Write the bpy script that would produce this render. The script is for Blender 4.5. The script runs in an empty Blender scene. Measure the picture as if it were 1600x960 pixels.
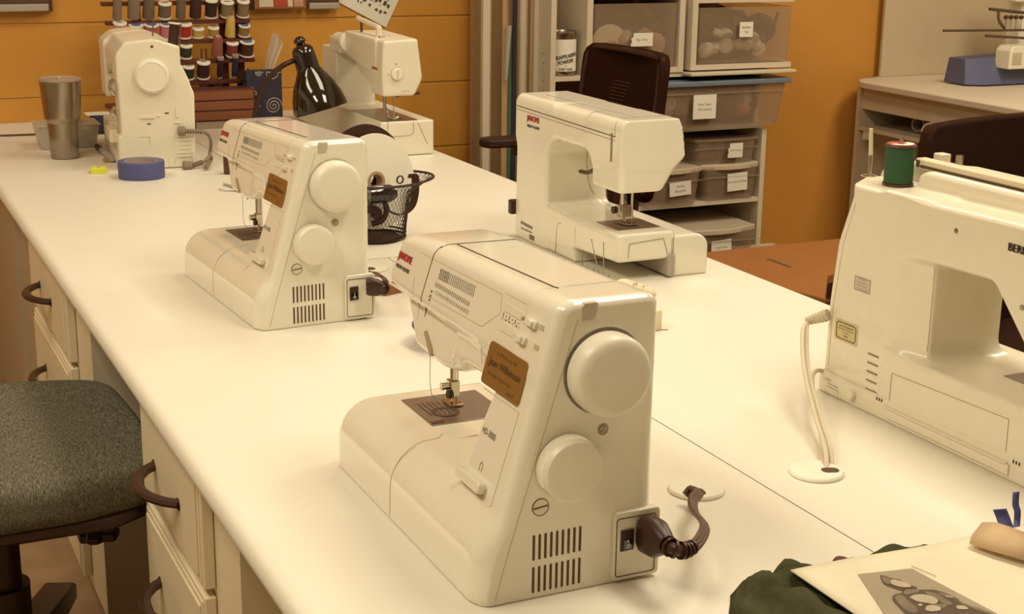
import bpy, bmesh, math, random
import numpy as np
from mathutils import Vector, Matrix, Euler
random.seed(7)
C = bpy.context.scene.collection
PI = math.pi
T = 0.75                                   # height of the worktop

# ------------------------------------------------------------------ camera maths (1600x960 photograph)
FPX = 2290.0; PSI = .4435; PIT = .2656; ROLL = -.0136; CZ = 1.41
def cam_axes():
    f = Vector((math.sin(PSI)*math.cos(PIT), math.cos(PSI)*math.cos(PIT), -math.sin(PIT)))
    rt = Vector((math.cos(PSI), -math.sin(PSI), 0))
    dn = f.cross(rt)
    return math.cos(ROLL)*rt + math.sin(ROLL)*dn, -math.sin(ROLL)*rt + math.cos(ROLL)*dn, f
CR, CD, CF = cam_axes()
def at(px, py, ax, v):
    """the point of the room seen at a pixel of the photograph, on the plane ax = v"""
    d = CR*((px-800)/FPX) + CD*((py-480)/FPX) + CF
    o = Vector((0, 0, CZ)); i = 'xyz'.index(ax)
    return o + d*((v-o[i])/d[i])

# ------------------------------------------------------------------ materials
MATS = {}
def lin(h):
    h = h.lstrip('#'); c = [int(h[i:i+2], 16)/255 for i in (0, 2, 4)]
    return tuple(x/12.92 if x <= .04045 else ((x+.055)/1.055)**2.4 for x in c)
def mat(name, col, rough=.5, metal=0, noise=0, scale=30, bump=0, bscale=200, alpha=1, coat=0, trans=0, spec=.5):
    if name in MATS: return MATS[name]
    m = bpy.data.materials.new(name); m.use_nodes = True; N = m.node_tree.nodes; L = m.node_tree.links
    b = N['Principled BSDF']; c = lin(col) if isinstance(col, str) else col
    b.inputs['Base Color'].default_value = (*c, 1); b.inputs['Roughness'].default_value = rough
    b.inputs['Metallic'].default_value = metal; b.inputs['Alpha'].default_value = alpha
    b.inputs['Coat Weight'].default_value = coat; b.inputs['Coat Roughness'].default_value = .06; b.inputs['Transmission Weight'].default_value = trans
    b.inputs['Specular IOR Level'].default_value = spec
    tc = N.new('ShaderNodeTexCoord')
    nz = N.new('ShaderNodeTexNoise'); nz.inputs['Scale'].default_value = scale; nz.inputs['Detail'].default_value = 4
    L.new(tc.outputs['Object'], nz.inputs['Vector'])
    mx = N.new('ShaderNodeMix'); mx.data_type = 'RGBA'
    k = max(noise, .02)
    mx.inputs['A'].default_value = (*[x*(1-k) for x in c], 1); mx.inputs['B'].default_value = (*[min(1, x*(1+k)) for x in c], 1)
    L.new(nz.outputs['Fac'], mx.inputs['Factor']); L.new(mx.outputs['Result'], b.inputs['Base Color'])
    if bump:
        n2 = N.new('ShaderNodeTexNoise'); n2.inputs['Scale'].default_value = bscale; L.new(tc.outputs['Object'], n2.inputs['Vector'])
        bp = N.new('ShaderNodeBump'); bp.inputs['Strength'].default_value = bump; bp.inputs['Distance'].default_value = .002
        L.new(n2.outputs['Fac'], bp.inputs['Height']); L.new(bp.outputs['Normal'], b.inputs['Normal'])
    MATS[name] = m; return m
WHITE = mat('white_plastic', (.84, .785, .64), .16, noise=.02, coat=.6)
WHITE2 = mat('ivory_plastic', (.79, .72, .565), .35, noise=.03)
CREAM = mat('cream_plastic', (.74, .64, .45), .4)
DIALW = mat('dial_plastic', (.81, .75, .615), .35)
GREYP = mat('clear_grey_plastic', (.42, .37, .31), .3)
SEAM = mat('shadow_gap', (.10, .055, .025), .8)
SEAML = mat('faint_gap', (.52, .42, .29), .8)
SHADE = mat('slot_shadow', (.24, .16, .09), .8)
INK = mat('dark_ink', (.05, .03, .02), .7)
INKL = mat('grey_ink', (.22, .17, .12), .7)
RED = mat('red_ink', (.45, .03, .03), .6)
BLACK = mat('black_plastic', (.036, .0095, .003), .4)
BLACKG = mat('black_gloss_enamel', (.009, .0035, .0015), .08, coat=1)
BLACKR = mat('black_rubber', (.040, .012, .004), .6)
BROWNC = mat('brown_cord', (.10, .045, .025), .5)
MESHK = mat('black_wire', (.026, .008, .003), .45)
DFAB = mat('black_fabric', (.028, .009, .0035), .95, noise=.3, scale=300, bump=.5, bscale=900, spec=.1)
STEEL = mat('brushed_steel', (.38, .32, .25), .28, 1, noise=.15, scale=20)
CHROME = mat('chrome', (.62, .55, .46), .15, 1)
PLATE = mat('needle_plate_steel', (.36, .31, .26), .3, .85, noise=.1, scale=80)
TOP = mat('white_laminate', (.80, .745, .63), .42, noise=.015, scale=6, bump=.05, bscale=400)
EDGE = TOP
CAB = mat('cream_cabinet_paint', (.78, .67, .47), .45, noise=.03, scale=8)
CABD = mat('beige_panel', (.47, .37, .25), .6, noise=.05, scale=5)
HAND = mat('dark_bronze', (.085, .045, .028), .38, .6)
SHELF = mat('shelf_white', (.62, .52, .38), .5, noise=.04)
PAPER = mat('paper', (.78, .72, .60), .8, noise=.03)
BRASS = mat('brass_plaque', (.36, .20, .055), .38, .55, noise=.08, scale=15)
GOLD = mat('gold_metal', (.62, .42, .14), .3, .9)
BLUET = mat('blue_tape', (.080, .088, .225), .55, noise=.08, scale=60)
BLUED = mat('indigo_plastic', (.045, .038, .135), .25)
NAVY = mat('navy_cloth', (.034, .025, .046), .9, noise=.3, scale=60)
BLUEF = mat('blue_grey_paint', (.095, .098, .175), .55, noise=.06)
YEL = mat('yellow_paper', (.68, .68, .05), .7)
WOODR = mat('red_brown_wood', (.105, .022, .010), .45, noise=.25, scale=12)
WOODB = mat('orange_wood', (.31, .115, .028), .5, noise=.12, scale=10)
WOODL = mat('light_wood', (.42, .27, .13), .6, noise=.1)
GREENC = mat('green_cloth', (.070, .068, .032), .95, noise=.3, scale=90, bump=.5, bscale=500, spec=.1)
GREENT = mat('green_thread', (.026, .095, .036), .75, noise=.25, scale=120, bump=.6, bscale=700)
MAROON = mat('maroon_rim', (.10, .025, .015), .4)
CORK = mat('brown_frame', (.08, .03, .012), .5)
TISSUE = mat('clear_wrap', (.70, .60, .48), .25, alpha=.55)
CLEAR = mat('clear_bin_plastic', (.48, .34, .22), .2, alpha=.27, noise=.05)
CLEARW = mat('milky_lid_plastic', (.62, .50, .36), .35, alpha=.93)
CLEARB = mat('clear_box_plastic', (.70, .64, .52), .2, alpha=.5)
BLUEL = mat('slate_blue_lid', (.16, .19, .24), .45)
FLOOR = mat('worn_concrete', (.36, .23, .12), .7, noise=.45, scale=9, bump=.1)
CEIL = mat('ceiling_tile', (.80, .76, .66), .9)
CREAMW = mat('cream_wall_paint', (.66, .60, .47), .8)  # cream chosen for the unseen walls, to bounce neutral fill light
GROM = mat('matte_white_plastic', (.84, .79, .66), .5)
CREAMC = mat('cream_cotton', (.78, .68, .47), .95, noise=.08, scale=80, bump=.3)
PINK = mat('pink_cotton', (.62, .22, .16), .9)

def seat_fabric():
    m = mat('grey_green_weave', (.11, .10, .075), .95, noise=.15, spec=.1); N = m.node_tree.nodes; L = m.node_tree.links
    b = N['Principled BSDF']; tc = N.new('ShaderNodeTexCoord'); mp = N.new('ShaderNodeMapping'); mp.inputs['Scale'].default_value = (900, 90, 200)
    nz = N.new('ShaderNodeTexNoise'); nz.inputs['Scale'].default_value = 1; nz.inputs['Detail'].default_value = 5
    L.new(tc.outputs['Object'], mp.inputs['Vector']); L.new(mp.outputs['Vector'], nz.inputs['Vector'])
    cr = N.new('ShaderNodeValToRGB'); cr.color_ramp.elements[0].position = .35; cr.color_ramp.elements[1].position = .68
    cr.color_ramp.elements[0].color = (.054, .046, .032, 1); cr.color_ramp.elements[1].color = (.205, .188, .132, 1)
    L.new(nz.outputs['Fac'], cr.inputs['Fac']); L.new(cr.outputs['Color'], b.inputs['Base Color'])
    return m
def block_wall():
    m = mat('orange_block_paint', (.62, .285, .045), .42, noise=.06, scale=5); N = m.node_tree.nodes; L = m.node_tree.links
    b = N['Principled BSDF']; tc = N.new('ShaderNodeTexCoord'); mp = N.new('ShaderNodeMapping')
    # object z -> brick rows of 0.226 m, joints at z = .822, 1.048 ...
    mp.inputs['Rotation'].default_value = (-PI/2, 0, 0); mp.inputs['Location'].default_value = (.10, .8215-.226*4, 0)
    sp = N.new('ShaderNodeSeparateXYZ'); cb = N.new('ShaderNodeCombineXYZ'); sb = N.new('ShaderNodeMath'); sb.operation = 'SUBTRACT'; sb.inputs[1].default_value = .8215-.226*4
    L.new(tc.outputs['Object'], sp.inputs['Vector']); L.new(sp.outputs['Z'], sb.inputs[0]); L.new(sp.outputs['X'], cb.inputs['X']); L.new(sb.outputs[0], cb.inputs['Y'])
    br = N.new('ShaderNodeTexBrick'); br.inputs['Scale'].default_value = 1; br.inputs['Brick Width'].default_value = 40; br.inputs['Row Height'].default_value = .226
    br.inputs['Mortar Size'].default_value = .006; br.inputs['Mortar Smooth'].default_value = .6
    L.new(cb.outputs['Vector'], br.inputs['Vector'])
    sepz = N.new('ShaderNodeTexNoise'); sepz.inputs['Scale'].default_value = 160; L.new(tc.outputs['Object'], sepz.inputs['Vector'])
    inv = N.new('ShaderNodeMath'); inv.operation = 'MULTIPLY_ADD'; inv.inputs[1].default_value = -1; inv.inputs[2].default_value = 1
    L.new(br.outputs['Fac'], inv.inputs[0])
    bp = N.new('ShaderNodeBump'); bp.inputs['Strength'].default_value = .8; bp.inputs['Distance'].default_value = .006
    b2 = N.new('ShaderNodeBump'); b2.inputs['Strength'].default_value = .15; b2.inputs['Distance'].default_value = .001
    L.new(inv.outputs[0], bp.inputs['Height']); L.new(sepz.outputs['Fac'], b2.inputs['Height']); L.new(b2.outputs['Normal'], bp.inputs['Normal'])
    L.new(bp.outputs['Normal'], b.inputs['Normal'])
    return m
SEATF = seat_fabric(); BLOCK = block_wall()
ORANGE = mat('orange_smooth_paint', (.60, .270, .045), .5, noise=.06, scale=4, bump=.15, bscale=300)

# ------------------------------------------------------------------ object helpers
def mesh_from(bm, name):
    me = bpy.data.meshes.new(name); bm.normal_update(); bm.to_mesh(me); bm.free(); return me
def obj(name, bm, m, parent=None, bev=0, seg=2, angle=35, flat=False):
    me = mesh_from(bm, name) if isinstance(bm, bmesh.types.BMesh) else bm
    for mm in (m if isinstance(m, (list, tuple)) else [m]): me.materials.append(mm)
    if not flat:
        me.polygons.foreach_set('use_smooth', [True]*len(me.polygons))
        try: me.set_sharp_from_angle(angle=math.radians(angle))
        except Exception: pass
    o = bpy.data.objects.new(name, me); C.objects.link(o)
    if parent: o.parent = parent
    if bev:
        b = o.modifiers.new('bevel', 'BEVEL'); b.width = bev; b.segments = seg; b.limit_method = 'ANGLE'; b.angle_limit = math.radians(40); b.harden_normals = True
    return o
def tag(o, label, cat, group=None, kind=None):
    o['label'] = label; o['category'] = cat
    if group: o['group'] = group
    if kind: o['kind'] = kind
    return o
def thing(name, label, cat, loc=(0, 0, 0), rz=0, group=None):
    o = bpy.data.objects.new(name, None); C.objects.link(o); o.location = loc; o.rotation_euler = (0, 0, rz); o.empty_display_size = .05
    return tag(o, label, cat, group)
def struct(name, bm, m, **k):
    o = obj(name, bm, m, **k); o['kind'] = 'structure'; return o
def copy_tree(o, parent=None):
    c = o.copy(); C.objects.link(c)
    if parent: c.parent = parent
    for ch in list(o.children): copy_tree(ch, c)
    return c
def B(): return bmesh.new()
def box(bm, x0, x1, y0, y1, z0, z1, M=None):
    vs = [bm.verts.new(Vector(p) if M is None else M @ Vector(p)) for p in ((x0,y0,z0),(x1,y0,z0),(x1,y1,z0),(x0,y1,z0),(x0,y0,z1),(x1,y0,z1),(x1,y1,z1),(x0,y1,z1))]
    for f in ((0,3,2,1),(4,5,6,7),(0,1,5,4),(1,2,6,5),(2,3,7,6),(3,0,4,7)): bm.faces.new([vs[i] for i in f])
    return bm
def prism(bm, poly, ax, a, b):
    """extrude a 2-D outline (counted in the two other axes, in x,y,z order) from a to b along ax"""
    def p3(p, t):
        return {'x': (t, p[0], p[1]), 'y': (p[0], t, p[1]), 'z': (p[0], p[1], t)}[ax]
    A = [bm.verts.new(p3(p, a)) for p in poly]; Bv = [bm.verts.new(p3(p, b)) for p in poly]; n = len(poly)
    fs = [bm.faces.new(A), bm.faces.new(Bv[::-1])]
    for i in range(n): fs.append(bm.faces.new([A[i], Bv[i], Bv[(i+1) % n], A[(i+1) % n]]))
    bmesh.ops.recalc_face_normals(bm, faces=fs)
    return bm
def frame_of(d):
    d = Vector(d).normalized(); u = Vector((0, 0, 1)) if abs(d.z) < .9 else Vector((1, 0, 0))
    a = d.cross(u).normalized(); return a, d.cross(a).normalized(), d
def lathe(bm, prof, o=(0,0,0), axis=(0,0,1), seg=32, cap=True, squash=1.):
    a, b, d = frame_of(axis); o = Vector(o); rings = []
    for r, h in prof:
        if r < 1e-6: rings.append([bm.verts.new(o + d*h)])
        else: rings.append([bm.verts.new(o + d*h + a*(r*math.cos(2*PI*k/seg)) + b*(r*squash*math.sin(2*PI*k/seg))) for k in range(seg)])
    fs = []
    for A, Bv in zip(rings, rings[1:]):
        for k in range(seg):
            k2 = (k+1) % seg
            if len(A) == 1 and len(Bv) == 1: continue
            if len(A) == 1: fs.append(bm.faces.new([A[0], Bv[k], Bv[k2]]))
            elif len(Bv) == 1: fs.append(bm.faces.new([A[k], Bv[0], A[k2]]))
            else: fs.append(bm.faces.new([A[k], Bv[k], Bv[k2], A[k2]]))
    if cap:
        if len(rings[0]) > 1: fs.append(bm.faces.new(rings[0]))
        if len(rings[-1]) > 1: fs.append(bm.faces.new(rings[-1][::-1]))
    bmesh.ops.recalc_face_normals(bm, faces=fs)
    return bm
def cyl(bm, p0, p1, r, r1=None, seg=20):
    p0 = Vector(p0); d = Vector(p1)-p0; return lathe(bm, [(r, 0), (r if r1 is None else r1, d.length)], p0, d, seg)
def smooth(pts, n=8):
    P = [Vector(p) for p in pts]; P = [2*P[0]-P[1]] + P + [2*P[-1]-P[-2]]; out = []
    for i in range(1, len(P)-2):
        for k in range(n):
            t = k/n; a, b, c, d = P[i-1:i+3]
            out.append(.5*((2*b) + (c-a)*t + (2*a-5*b+4*c-d)*t*t + (3*b-a-3*c+d)*t**3))
    out.append(P[-2]); return out
def tube(bm, pts, r, seg=8, sm=0, flat=None, cap=True):
    """flat = (normal, w): a ribbon-like cord wider across"""
    P = smooth(pts, sm) if sm else [Vector(p) for p in pts]
    rings = []; prev = None
    for i, p in enumerate(P):
        d = (P[min(i+1, len(P)-1)] - P[max(i-1, 0)])
        if d.length < 1e-9: d = Vector((0,0,1))
        d.normalize()
        if prev is None: a, b, _ = frame_of(d)
        else:
            a = prev - d*prev.dot(d)
            if a.length < 1e-6: a, b, _ = frame_of(d)
            a.normalize(); b = d.cross(a).normalized()
        prev = a
        rr = r[i] if isinstance(r, list) else r
        if flat: a, b = a*flat, b
        rings.append([bm.verts.new(p + a*(rr*math.cos(2*PI*k/seg)) + b*(rr*math.sin(2*PI*k/seg))) for k in range(seg)])
    fs = []
    for A, Bv in zip(rings, rings[1:]):
        for k in range(seg): fs.append(bm.faces.new([A[k], A[(k+1) % seg], Bv[(k+1) % seg], Bv[k]]))
    if cap: fs.append(bm.faces.new(rings[0][::-1])); fs.append(bm.faces.new(rings[-1]))
    bmesh.ops.recalc_face_normals(bm, faces=fs)
    return bm
def rrect(w, h, r, n=5, cx=0, cy=0):
    out = []
    for sx, sy, a0 in ((1,1,0), (-1,1,90), (-1,-1,180), (1,-1,270)):
        for k in range(n+1):
            a = math.radians(a0+90*k/n); out.append((cx+sx*(w/2-r)+r*math.cos(a), cy+sy*(h/2-r)+r*math.sin(a)))
    return out
class Pl:
    """a flat face with its own right / up / normal, for marks that lie on it"""
    def __init__(s, o, right, up): s.o = Vector(o); s.r = Vector(right).normalized(); s.u = Vector(up).normalized(); s.n = s.r.cross(s.u).normalized()
    def p(s, x, y, h=0): return s.o + s.r*x + s.u*y + s.n*h
    def mat(s, x=0, y=0, h=0, rot=0):
        c, q = math.cos(rot), math.sin(rot); r = s.r*c + s.u*q; u = -s.r*q + s.u*c; o = s.p(x, y, h)
        return Matrix(((r.x,u.x,s.n.x,o.x),(r.y,u.y,s.n.y,o.y),(r.z,u.z,s.n.z,o.z),(0,0,0,1)))
    def slab(s, bm, x, y, w, h, t, h0=-.0005, rot=0, r=0):
        """rectangle centred at x, y, standing t proud"""
        M = s.mat(x, y, 0, rot)
        if r: poly = rrect(w, h, r)
        else: poly = [(-w/2,-h/2),(w/2,-h/2),(w/2,h/2),(-w/2,h/2)]
        return s.poly(bm, poly, t, h0, M)
    def poly(s, bm, poly, t, h0=-.0005, M=None):
        M = M or s.mat(); n = len(poly)
        A = [bm.verts.new(M @ Vector((a, b, h0))) for a, b in poly]; Bv = [bm.verts.new(M @ Vector((a, b, t))) for a, b in poly]
        fs = [bm.faces.new(A), bm.faces.new(Bv)] + [bm.faces.new([A[i], A[(i+1) % n], Bv[(i+1) % n], Bv[i]]) for i in range(n)]
        bmesh.ops.recalc_face_normals(bm, faces=fs); return bm
    def line(s, bm, pts, w=.0006, h=0, closed=False):
        P = [s.p(a, b, h) for a, b in pts]
        if closed: P.append(P[0])
        for a, b in zip(P, P[1:]): tube(bm, [a, b], w, 5)
        return bm
_txt = {}
def text_geo(s):
    if s not in _txt:
        c = bpy.data.curves.new('t', 'FONT'); c.body = s; c.size = 1; c.align_x = 'CENTER'; c.align_y = 'CENTER'; c.resolution_u = 3
        o = bpy.data.objects.new('t', c); C.objects.link(o); bpy.context.view_layer.update()
        me = o.to_mesh(); vs = [v.co.copy() for v in me.vertices]; fs = [tuple(p.vertices) for p in me.polygons]; o.to_mesh_clear()
        bpy.data.objects.remove(o); bpy.data.curves.remove(c)
        xs = [v.x for v in vs]; ys = [v.y for v in vs]; _txt[s] = (vs, fs, min(xs), max(xs), min(ys), max(ys))
    return _txt[s]
def text(bm, s, M, w, h, off=.0003, bold=0, wrap=None):
    """lettering filling w x h, centred on M's origin"""
    vs, fs, x0, x1, y0, y1 = text_geo(s)
    for dx in ((0,) if not bold else (-bold, 0, bold)):
        nv = []
        for v in vs:
            x = (v.x-(x0+x1)/2)/(x1-x0)*w + dx; y = (v.y-(y0+y1)/2)/(y1-y0)*h
            nv.append(bm.verts.new(wrap(x, y) if wrap else M @ Vector((x, y, off + abs(dx)*.05))))
        for f in fs:
            try: bm.faces.new([nv[i] for i in f])
            except ValueError: pass
    return bm

# ------------------------------------------------------------------ moulded shapes: signed distances meshed by surface nets
def rmax(a, b, r): return np.minimum(np.maximum(a+r, b+r), 0) + np.hypot(np.maximum(a+r, 0), np.maximum(b+r, 0)) - r
def smin(a, b, k):
    h = np.clip(.5+.5*(b-a)/k, 0, 1); return b*(1-h)+a*h-k*h*(1-h)
def cvx(P, a, b, r):
    area = sum(P[i][0]*P[(i+1) % len(P)][1]-P[(i+1) % len(P)][0]*P[i][1] for i in range(len(P)))
    if area < 0: P = P[::-1]
    d = None
    for i in range(len(P)):
        p, q = P[i], P[(i+1) % len(P)]; ex, ey = q[0]-p[0], q[1]-p[1]; l = math.hypot(ex, ey); nx, ny = ey/l, -ex/l
        e = (a-p[0])*nx + (b-p[1])*ny
        d = e if d is None else rmax(d, e, r)
    return d
def bx3(x, y, z, x0, x1, y0, y1, z0, z1, r):
    return rmax(rmax(rmax(x0-x, x-x1, r), rmax(y0-y, y-y1, r), r), rmax(z0-z, z-z1, r), r)
def sdf_mesh(f, lo, hi, h, name='body'):
    lo = np.array(lo)-2*h; n = np.ceil((np.array(hi)+2*h-lo)/h).astype(int)+1
    ax = [lo[i]+h*np.arange(n[i]) for i in range(3)]
    X, Y, Z = np.meshgrid(*ax, indexing='ij'); G = f(X, Y, Z).astype(np.float64)
    S = G < 0; nx, ny, nz = [k-1 for k in n]
    cnt = np.zeros((nx, ny, nz)); acc = np.zeros((nx, ny, nz, 3))
    for a in range(3):
        for i in (0, 1):
            for j in (0, 1):
                o0 = [0, 0, 0]; b, c = [q for q in range(3) if q != a]; o0[b] = i; o0[c] = j; o1 = list(o0); o1[a] = 1
                s0 = tuple(slice(o0[q], o0[q]+(nx, ny, nz)[q]) for q in range(3)); s1 = tuple(slice(o1[q], o1[q]+(nx, ny, nz)[q]) for q in range(3))
                g0, g1 = G[s0], G[s1]; m = S[s0] != S[s1]; t = np.where(m, g0/np.where(m, g0-g1, 1), 0)
                cnt += m
                for q in range(3): acc[..., q] += np.where(m, o0[q] + (t if q == a else 0), 0)
    cell = cnt > 0; idx = -np.ones(cell.shape, int); idx[cell] = np.arange(cell.sum())
    ijk = np.argwhere(cell); V = (ijk + acc[cell]/cnt[cell][:, None])*h + lo
    for _ in range(2):
        e = h*.25; d = f(V[:,0], V[:,1], V[:,2])
        g = np.stack([(f(V[:,0]+e*(k==0), V[:,1]+e*(k==1), V[:,2]+e*(k==2))-f(V[:,0]-e*(k==0), V[:,1]-e*(k==1), V[:,2]-e*(k==2)))/(2*e) for k in range(3)], 1)
        gg = (g*g).sum(1); st = -(d/np.maximum(gg, .2))[:, None]*g; ln = np.linalg.norm(st, axis=1, keepdims=True); st *= np.minimum(1, .6*h/np.maximum(ln, 1e-9)); V = V+st
    F = []
    for a in range(3):
        b, c = (a+1) % 3, (a+2) % 3
        sl0 = [slice(1, (nx, ny, nz)[q]) for q in range(3)]; sl0[a] = slice(0, (nx, ny, nz)[a]); sl1 = list(sl0); sl1[a] = slice(1, (nx, ny, nz)[a]+1)
        s0, s1 = S[tuple(sl0)], S[tuple(sl1)]; W = np.argwhere(s0 != s1); pos = s0[tuple(W.T)]
        W = W + np.array([0 if q == a else 1 for q in range(3)])
        eb = np.zeros(3, int); eb[b] = 1; ec = np.zeros(3, int); ec[c] = 1
        q = np.stack([idx[tuple((W-eb-ec).T)], idx[tuple((W-ec).T)], idx[tuple(W.T)], idx[tuple((W-eb).T)]], 1)
        q[~pos] = q[~pos][:, ::-1]; F.append(q)
    F = np.concatenate(F); me = bpy.data.meshes.new(name)
    me.vertices.add(len(V)); me.vertices.foreach_set('co', V.ravel()); me.loops.add(4*len(F)); me.loops.foreach_set('vertex_index', F.ravel())
    me.polygons.add(len(F)); me.polygons.foreach_set('loop_start', np.arange(0, 4*len(F), 4)); me.polygons.foreach_set('loop_total', np.full(len(F), 4))
    me.update(calc_edges=True); me.validate(); return me
def body(name, f, lo, hi, h, m, parent):
    me = sdf_mesh(f, lo, hi, h, name); me.materials.append(m)
    me.polygons.foreach_set('use_smooth', [True]*len(me.polygons))
    o = bpy.data.objects.new(name, me); C.objects.link(o); o.parent = parent; return o
def hug(f, p, d, far=.4):
    """move p along d until it meets the surface of f"""
    p = Vector(p); d = Vector(d).normalized(); s = 0
    for _ in range(80):
        q = p+d*s; v = float(f(np.array([q.x]), np.array([q.y]), np.array([q.z]))[0])
        if v < 2e-4: return q
        s += max(v*.7, 1e-4)
        if s > far: return None
    return p+d*s
def seam(bm, f, pts, d, r=.0006, n=14, sink=0.0):
    """a thin joint line following the moulded surface"""
    P = []
    for a, b in zip(pts, pts[1:]):
        for k in range(n):
            t = k/n; q = hug(f, Vector(a)*(1-t)+Vector(b)*t, d)
            if q: P.append(q + Vector(d).normalized()*sink)
    q = hug(f, pts[-1], d)
    if q: P.append(q)
    if len(P) > 1: tube(bm, P, r, 6)
    return bm

# ================================================================== THE ROOM
YW = 4.743; CH = 2.75
struct('floor', box(B(), -2.4, 5.6, -1.8, YW+.1, -.1, 0), FLOOR)
struct('ceiling', box(B(), -2.4, 5.6, -1.8, YW+.1, CH, CH+.1), CEIL)
struct('wall_back', box(B(), -2.4, 2.20, YW, YW+.1, 0, CH), BLOCK)
struct('wall_alcove', box(B(), 2.20, 5.6, YW, YW+.1, 0, CH), ORANGE)
struct('wall_left', box(B(), -2.5, -2.4, -1.8, YW, 0, CH), CREAMW)
struct('wall_right', box(B(), 5.6, 5.7, -1.8, YW, 0, CH), CREAMW)
struct('wall_front', box(B(), -2.4, 5.6, -1.9, -1.8, 0, CH), CREAMW)

# ---- the two white worktops, meeting along the middle
def worktop(x0, x1, label, left):
    r = .017; z0, z1 = T-.034, T
    if left:
        poly = [(x0+r*(1-math.cos(a))+0, T-.017+.017*math.sin(a)) for a in [math.radians(d) for d in range(-90, 91, 15)]] + [(x1, z1), (x1, z0)]
    else:
        poly = [(x1-r*(1-math.cos(a)), T-.017+.017*math.sin(a)) for a in [math.radians(d) for d in range(-90, 91, 15)]] + [(x0, z1), (x0, z0)]
    o = obj('worktop', prism(B(), poly, 'y', .35, YW-.002), TOP, angle=30)
    if left: obj('gap_shade_strip', box(B(), x1, x1+.0018, .36, YW-.003, T-.03, T-.0004), SEAM, o)  # dark strip added inside the open gap, painting in its shade
    return tag(o, label, 'worktop', 'white laminate worktops')
worktop(.367, .9724, 'long white laminate worktop slab above the drawer units, left of the thin centre seam', True)
worktop(.9742, 1.571, 'long white laminate worktop slab on the right of the thin centre seam', False)
# the frame that carries them
t = thing('table_frame', 'beige panel support standing under the white worktop beside the drawer units', 'table base', (.96, 2.5, 0))
obj('centre_panel', box(B(), -.015, .015, -2.1, 2.2, 0, T-.035), CABD, t)
obj('end_panel', box(B(), -.54, .58, 2.2, 2.235, 0, T-.035), CABD, t)

def bow_handle(L=.158, out=.040):
    pts = [(0, -L/2, 0)] + [(-out*(1-(1-k/6)**2)**.85, -L/2*(1-k/6), 0) for k in range(1, 12)] + [(0, L/2, 0)]
    bm = B(); P = [Vector(p) for p in pts]
    tube(bm, P, .0068, 8, 4, flat=1.25)
    for s in (-1, 1): cyl(bm, (.004, s*L/2, 0), (-.003, s*L/2, 0), .009, seg=12)
    return bm
def drawer_unit(y0, y1, side, label):
    """y0..y1 drawer fronts; a frame stile of width side on the near edge"""
    t = thing('drawer_cabinet', label, 'cabinet', (.41, y0, 0), 0, 'cream drawer units under the worktop')
    W = y1-y0
    bm = B(); box(bm, .0, .30, -side, W+.012, .06, T-.036)
    obj('carcass', bm, CAB, t, bev=.001)
    bm = B(); box(bm, .03, .28, -side+.01, W, .0, .06); obj('plinth', bm, CABD, t)
    zs = [(.706, .541), (.530, .345), (.334, .085)]
    for z1, z0 in zs:
        bm = B(); pr = Pl((0, W/2, (z0+z1)/2), (0, -1, 0), (0, 0, 1)); h = z1-z0
        pr.slab(bm, 0, 0, W, h, .017, .0005)
        d = obj('drawer', bm, CAB, t, bev=.003, seg=3)
        bm = B(); pr.slab(bm, 0, 0, W-.016, h-.016, .0188, .016); obj('raised_edge', bm, CAB, d, bev=.0012, seg=2); bm = B(); pr.slab(bm, 0, 0, W-.032, h-.032, .0215, .018); obj('raised_field', bm, CAB, d, bev=.0022, seg=2)
        hb = bow_handle(); h0 = obj('handle', hb, HAND, d); h0.location = (-.020, W/2+.005, (z0+z1)/2-.002)
    return t
drawer_unit(1.755, 2.125, .125, 'near cream drawer unit with bow handles beside the grey-green chair seat')
drawer_unit(2.835, 3.335, .16, 'far cream drawer unit with bow handles behind the grey-green chair seat')
t = thing('side_panel', 'tall beige panel under the worktop beyond the far drawer unit', 'panel', (.43, 3.52, 0))
obj('board', box(B(), 0, .02, 0, 1.17, 0, T-.036), CABD, t); obj('stile', box(B(), -.012, .0, .32, .36, 0, T-.036), CABD, t)

# ---- swivel chair with the grey-green seat, tucked under the left edge
t = thing('office_chair', 'swivel chair with ribbed grey-green fabric seat at the left edge of the table', 'chair', (.13, 2.365, .075))
def fseat(x, y, z):
    d = rmax(cvx([(-.36,-.265),(.22,-.265),(.31,-.215),(.325,.0),(.30,.24),(.2,.285),(-.3,.29),(-.36,.1)], x, y, .05), np.abs(z-.47)-.032 - .010*np.clip(1-((x/.4)**2+(y/.4)**2), 0, 1), .028)
    return d
body('seat', fseat, (-.38, -.3, .42), (.35, .36, .53), .007, SEATF, t)
bm = B(); prism(bm, [(-.34,-.255),(.21,-.255),(.295,-.205),(.31,.0),(.285,.23),(.19,.27),(-.3,.27),(-.34,.1)], 'z', .415, .44); obj('seat_pan', bm, BLACK, t, bev=.01)
bm = B(); box(bm, -.16, .06, -.13, .13, .36, .415); obj('mechanism', bm, BLACK, t, bev=.012)
bm = B(); tube(bm, [(.13, -.02, .385), (.205, -.055, .365), (.205, -.085, .325)], .014, 8, 4); CL = Vector((.13, 2.365, .075)); prism(bm, [tuple((at(a_, b_, 'z', .395)-CL).to_2d()) for a_, b_ in ((118, 828), (124, 842), (180, 838), (187, 828), (178, 815), (122, 818))], 'z', .308, .325); obj('lever', bm, BLACK, t, bev=.006)
bm = B(); cyl(bm, (.06, -.035, .02), (.06, -.035, .36), .034); cyl(bm, (.06, -.035, .0), (.06, -.035, .26), .046); obj('gas_column', bm, BLACK, t)
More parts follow.
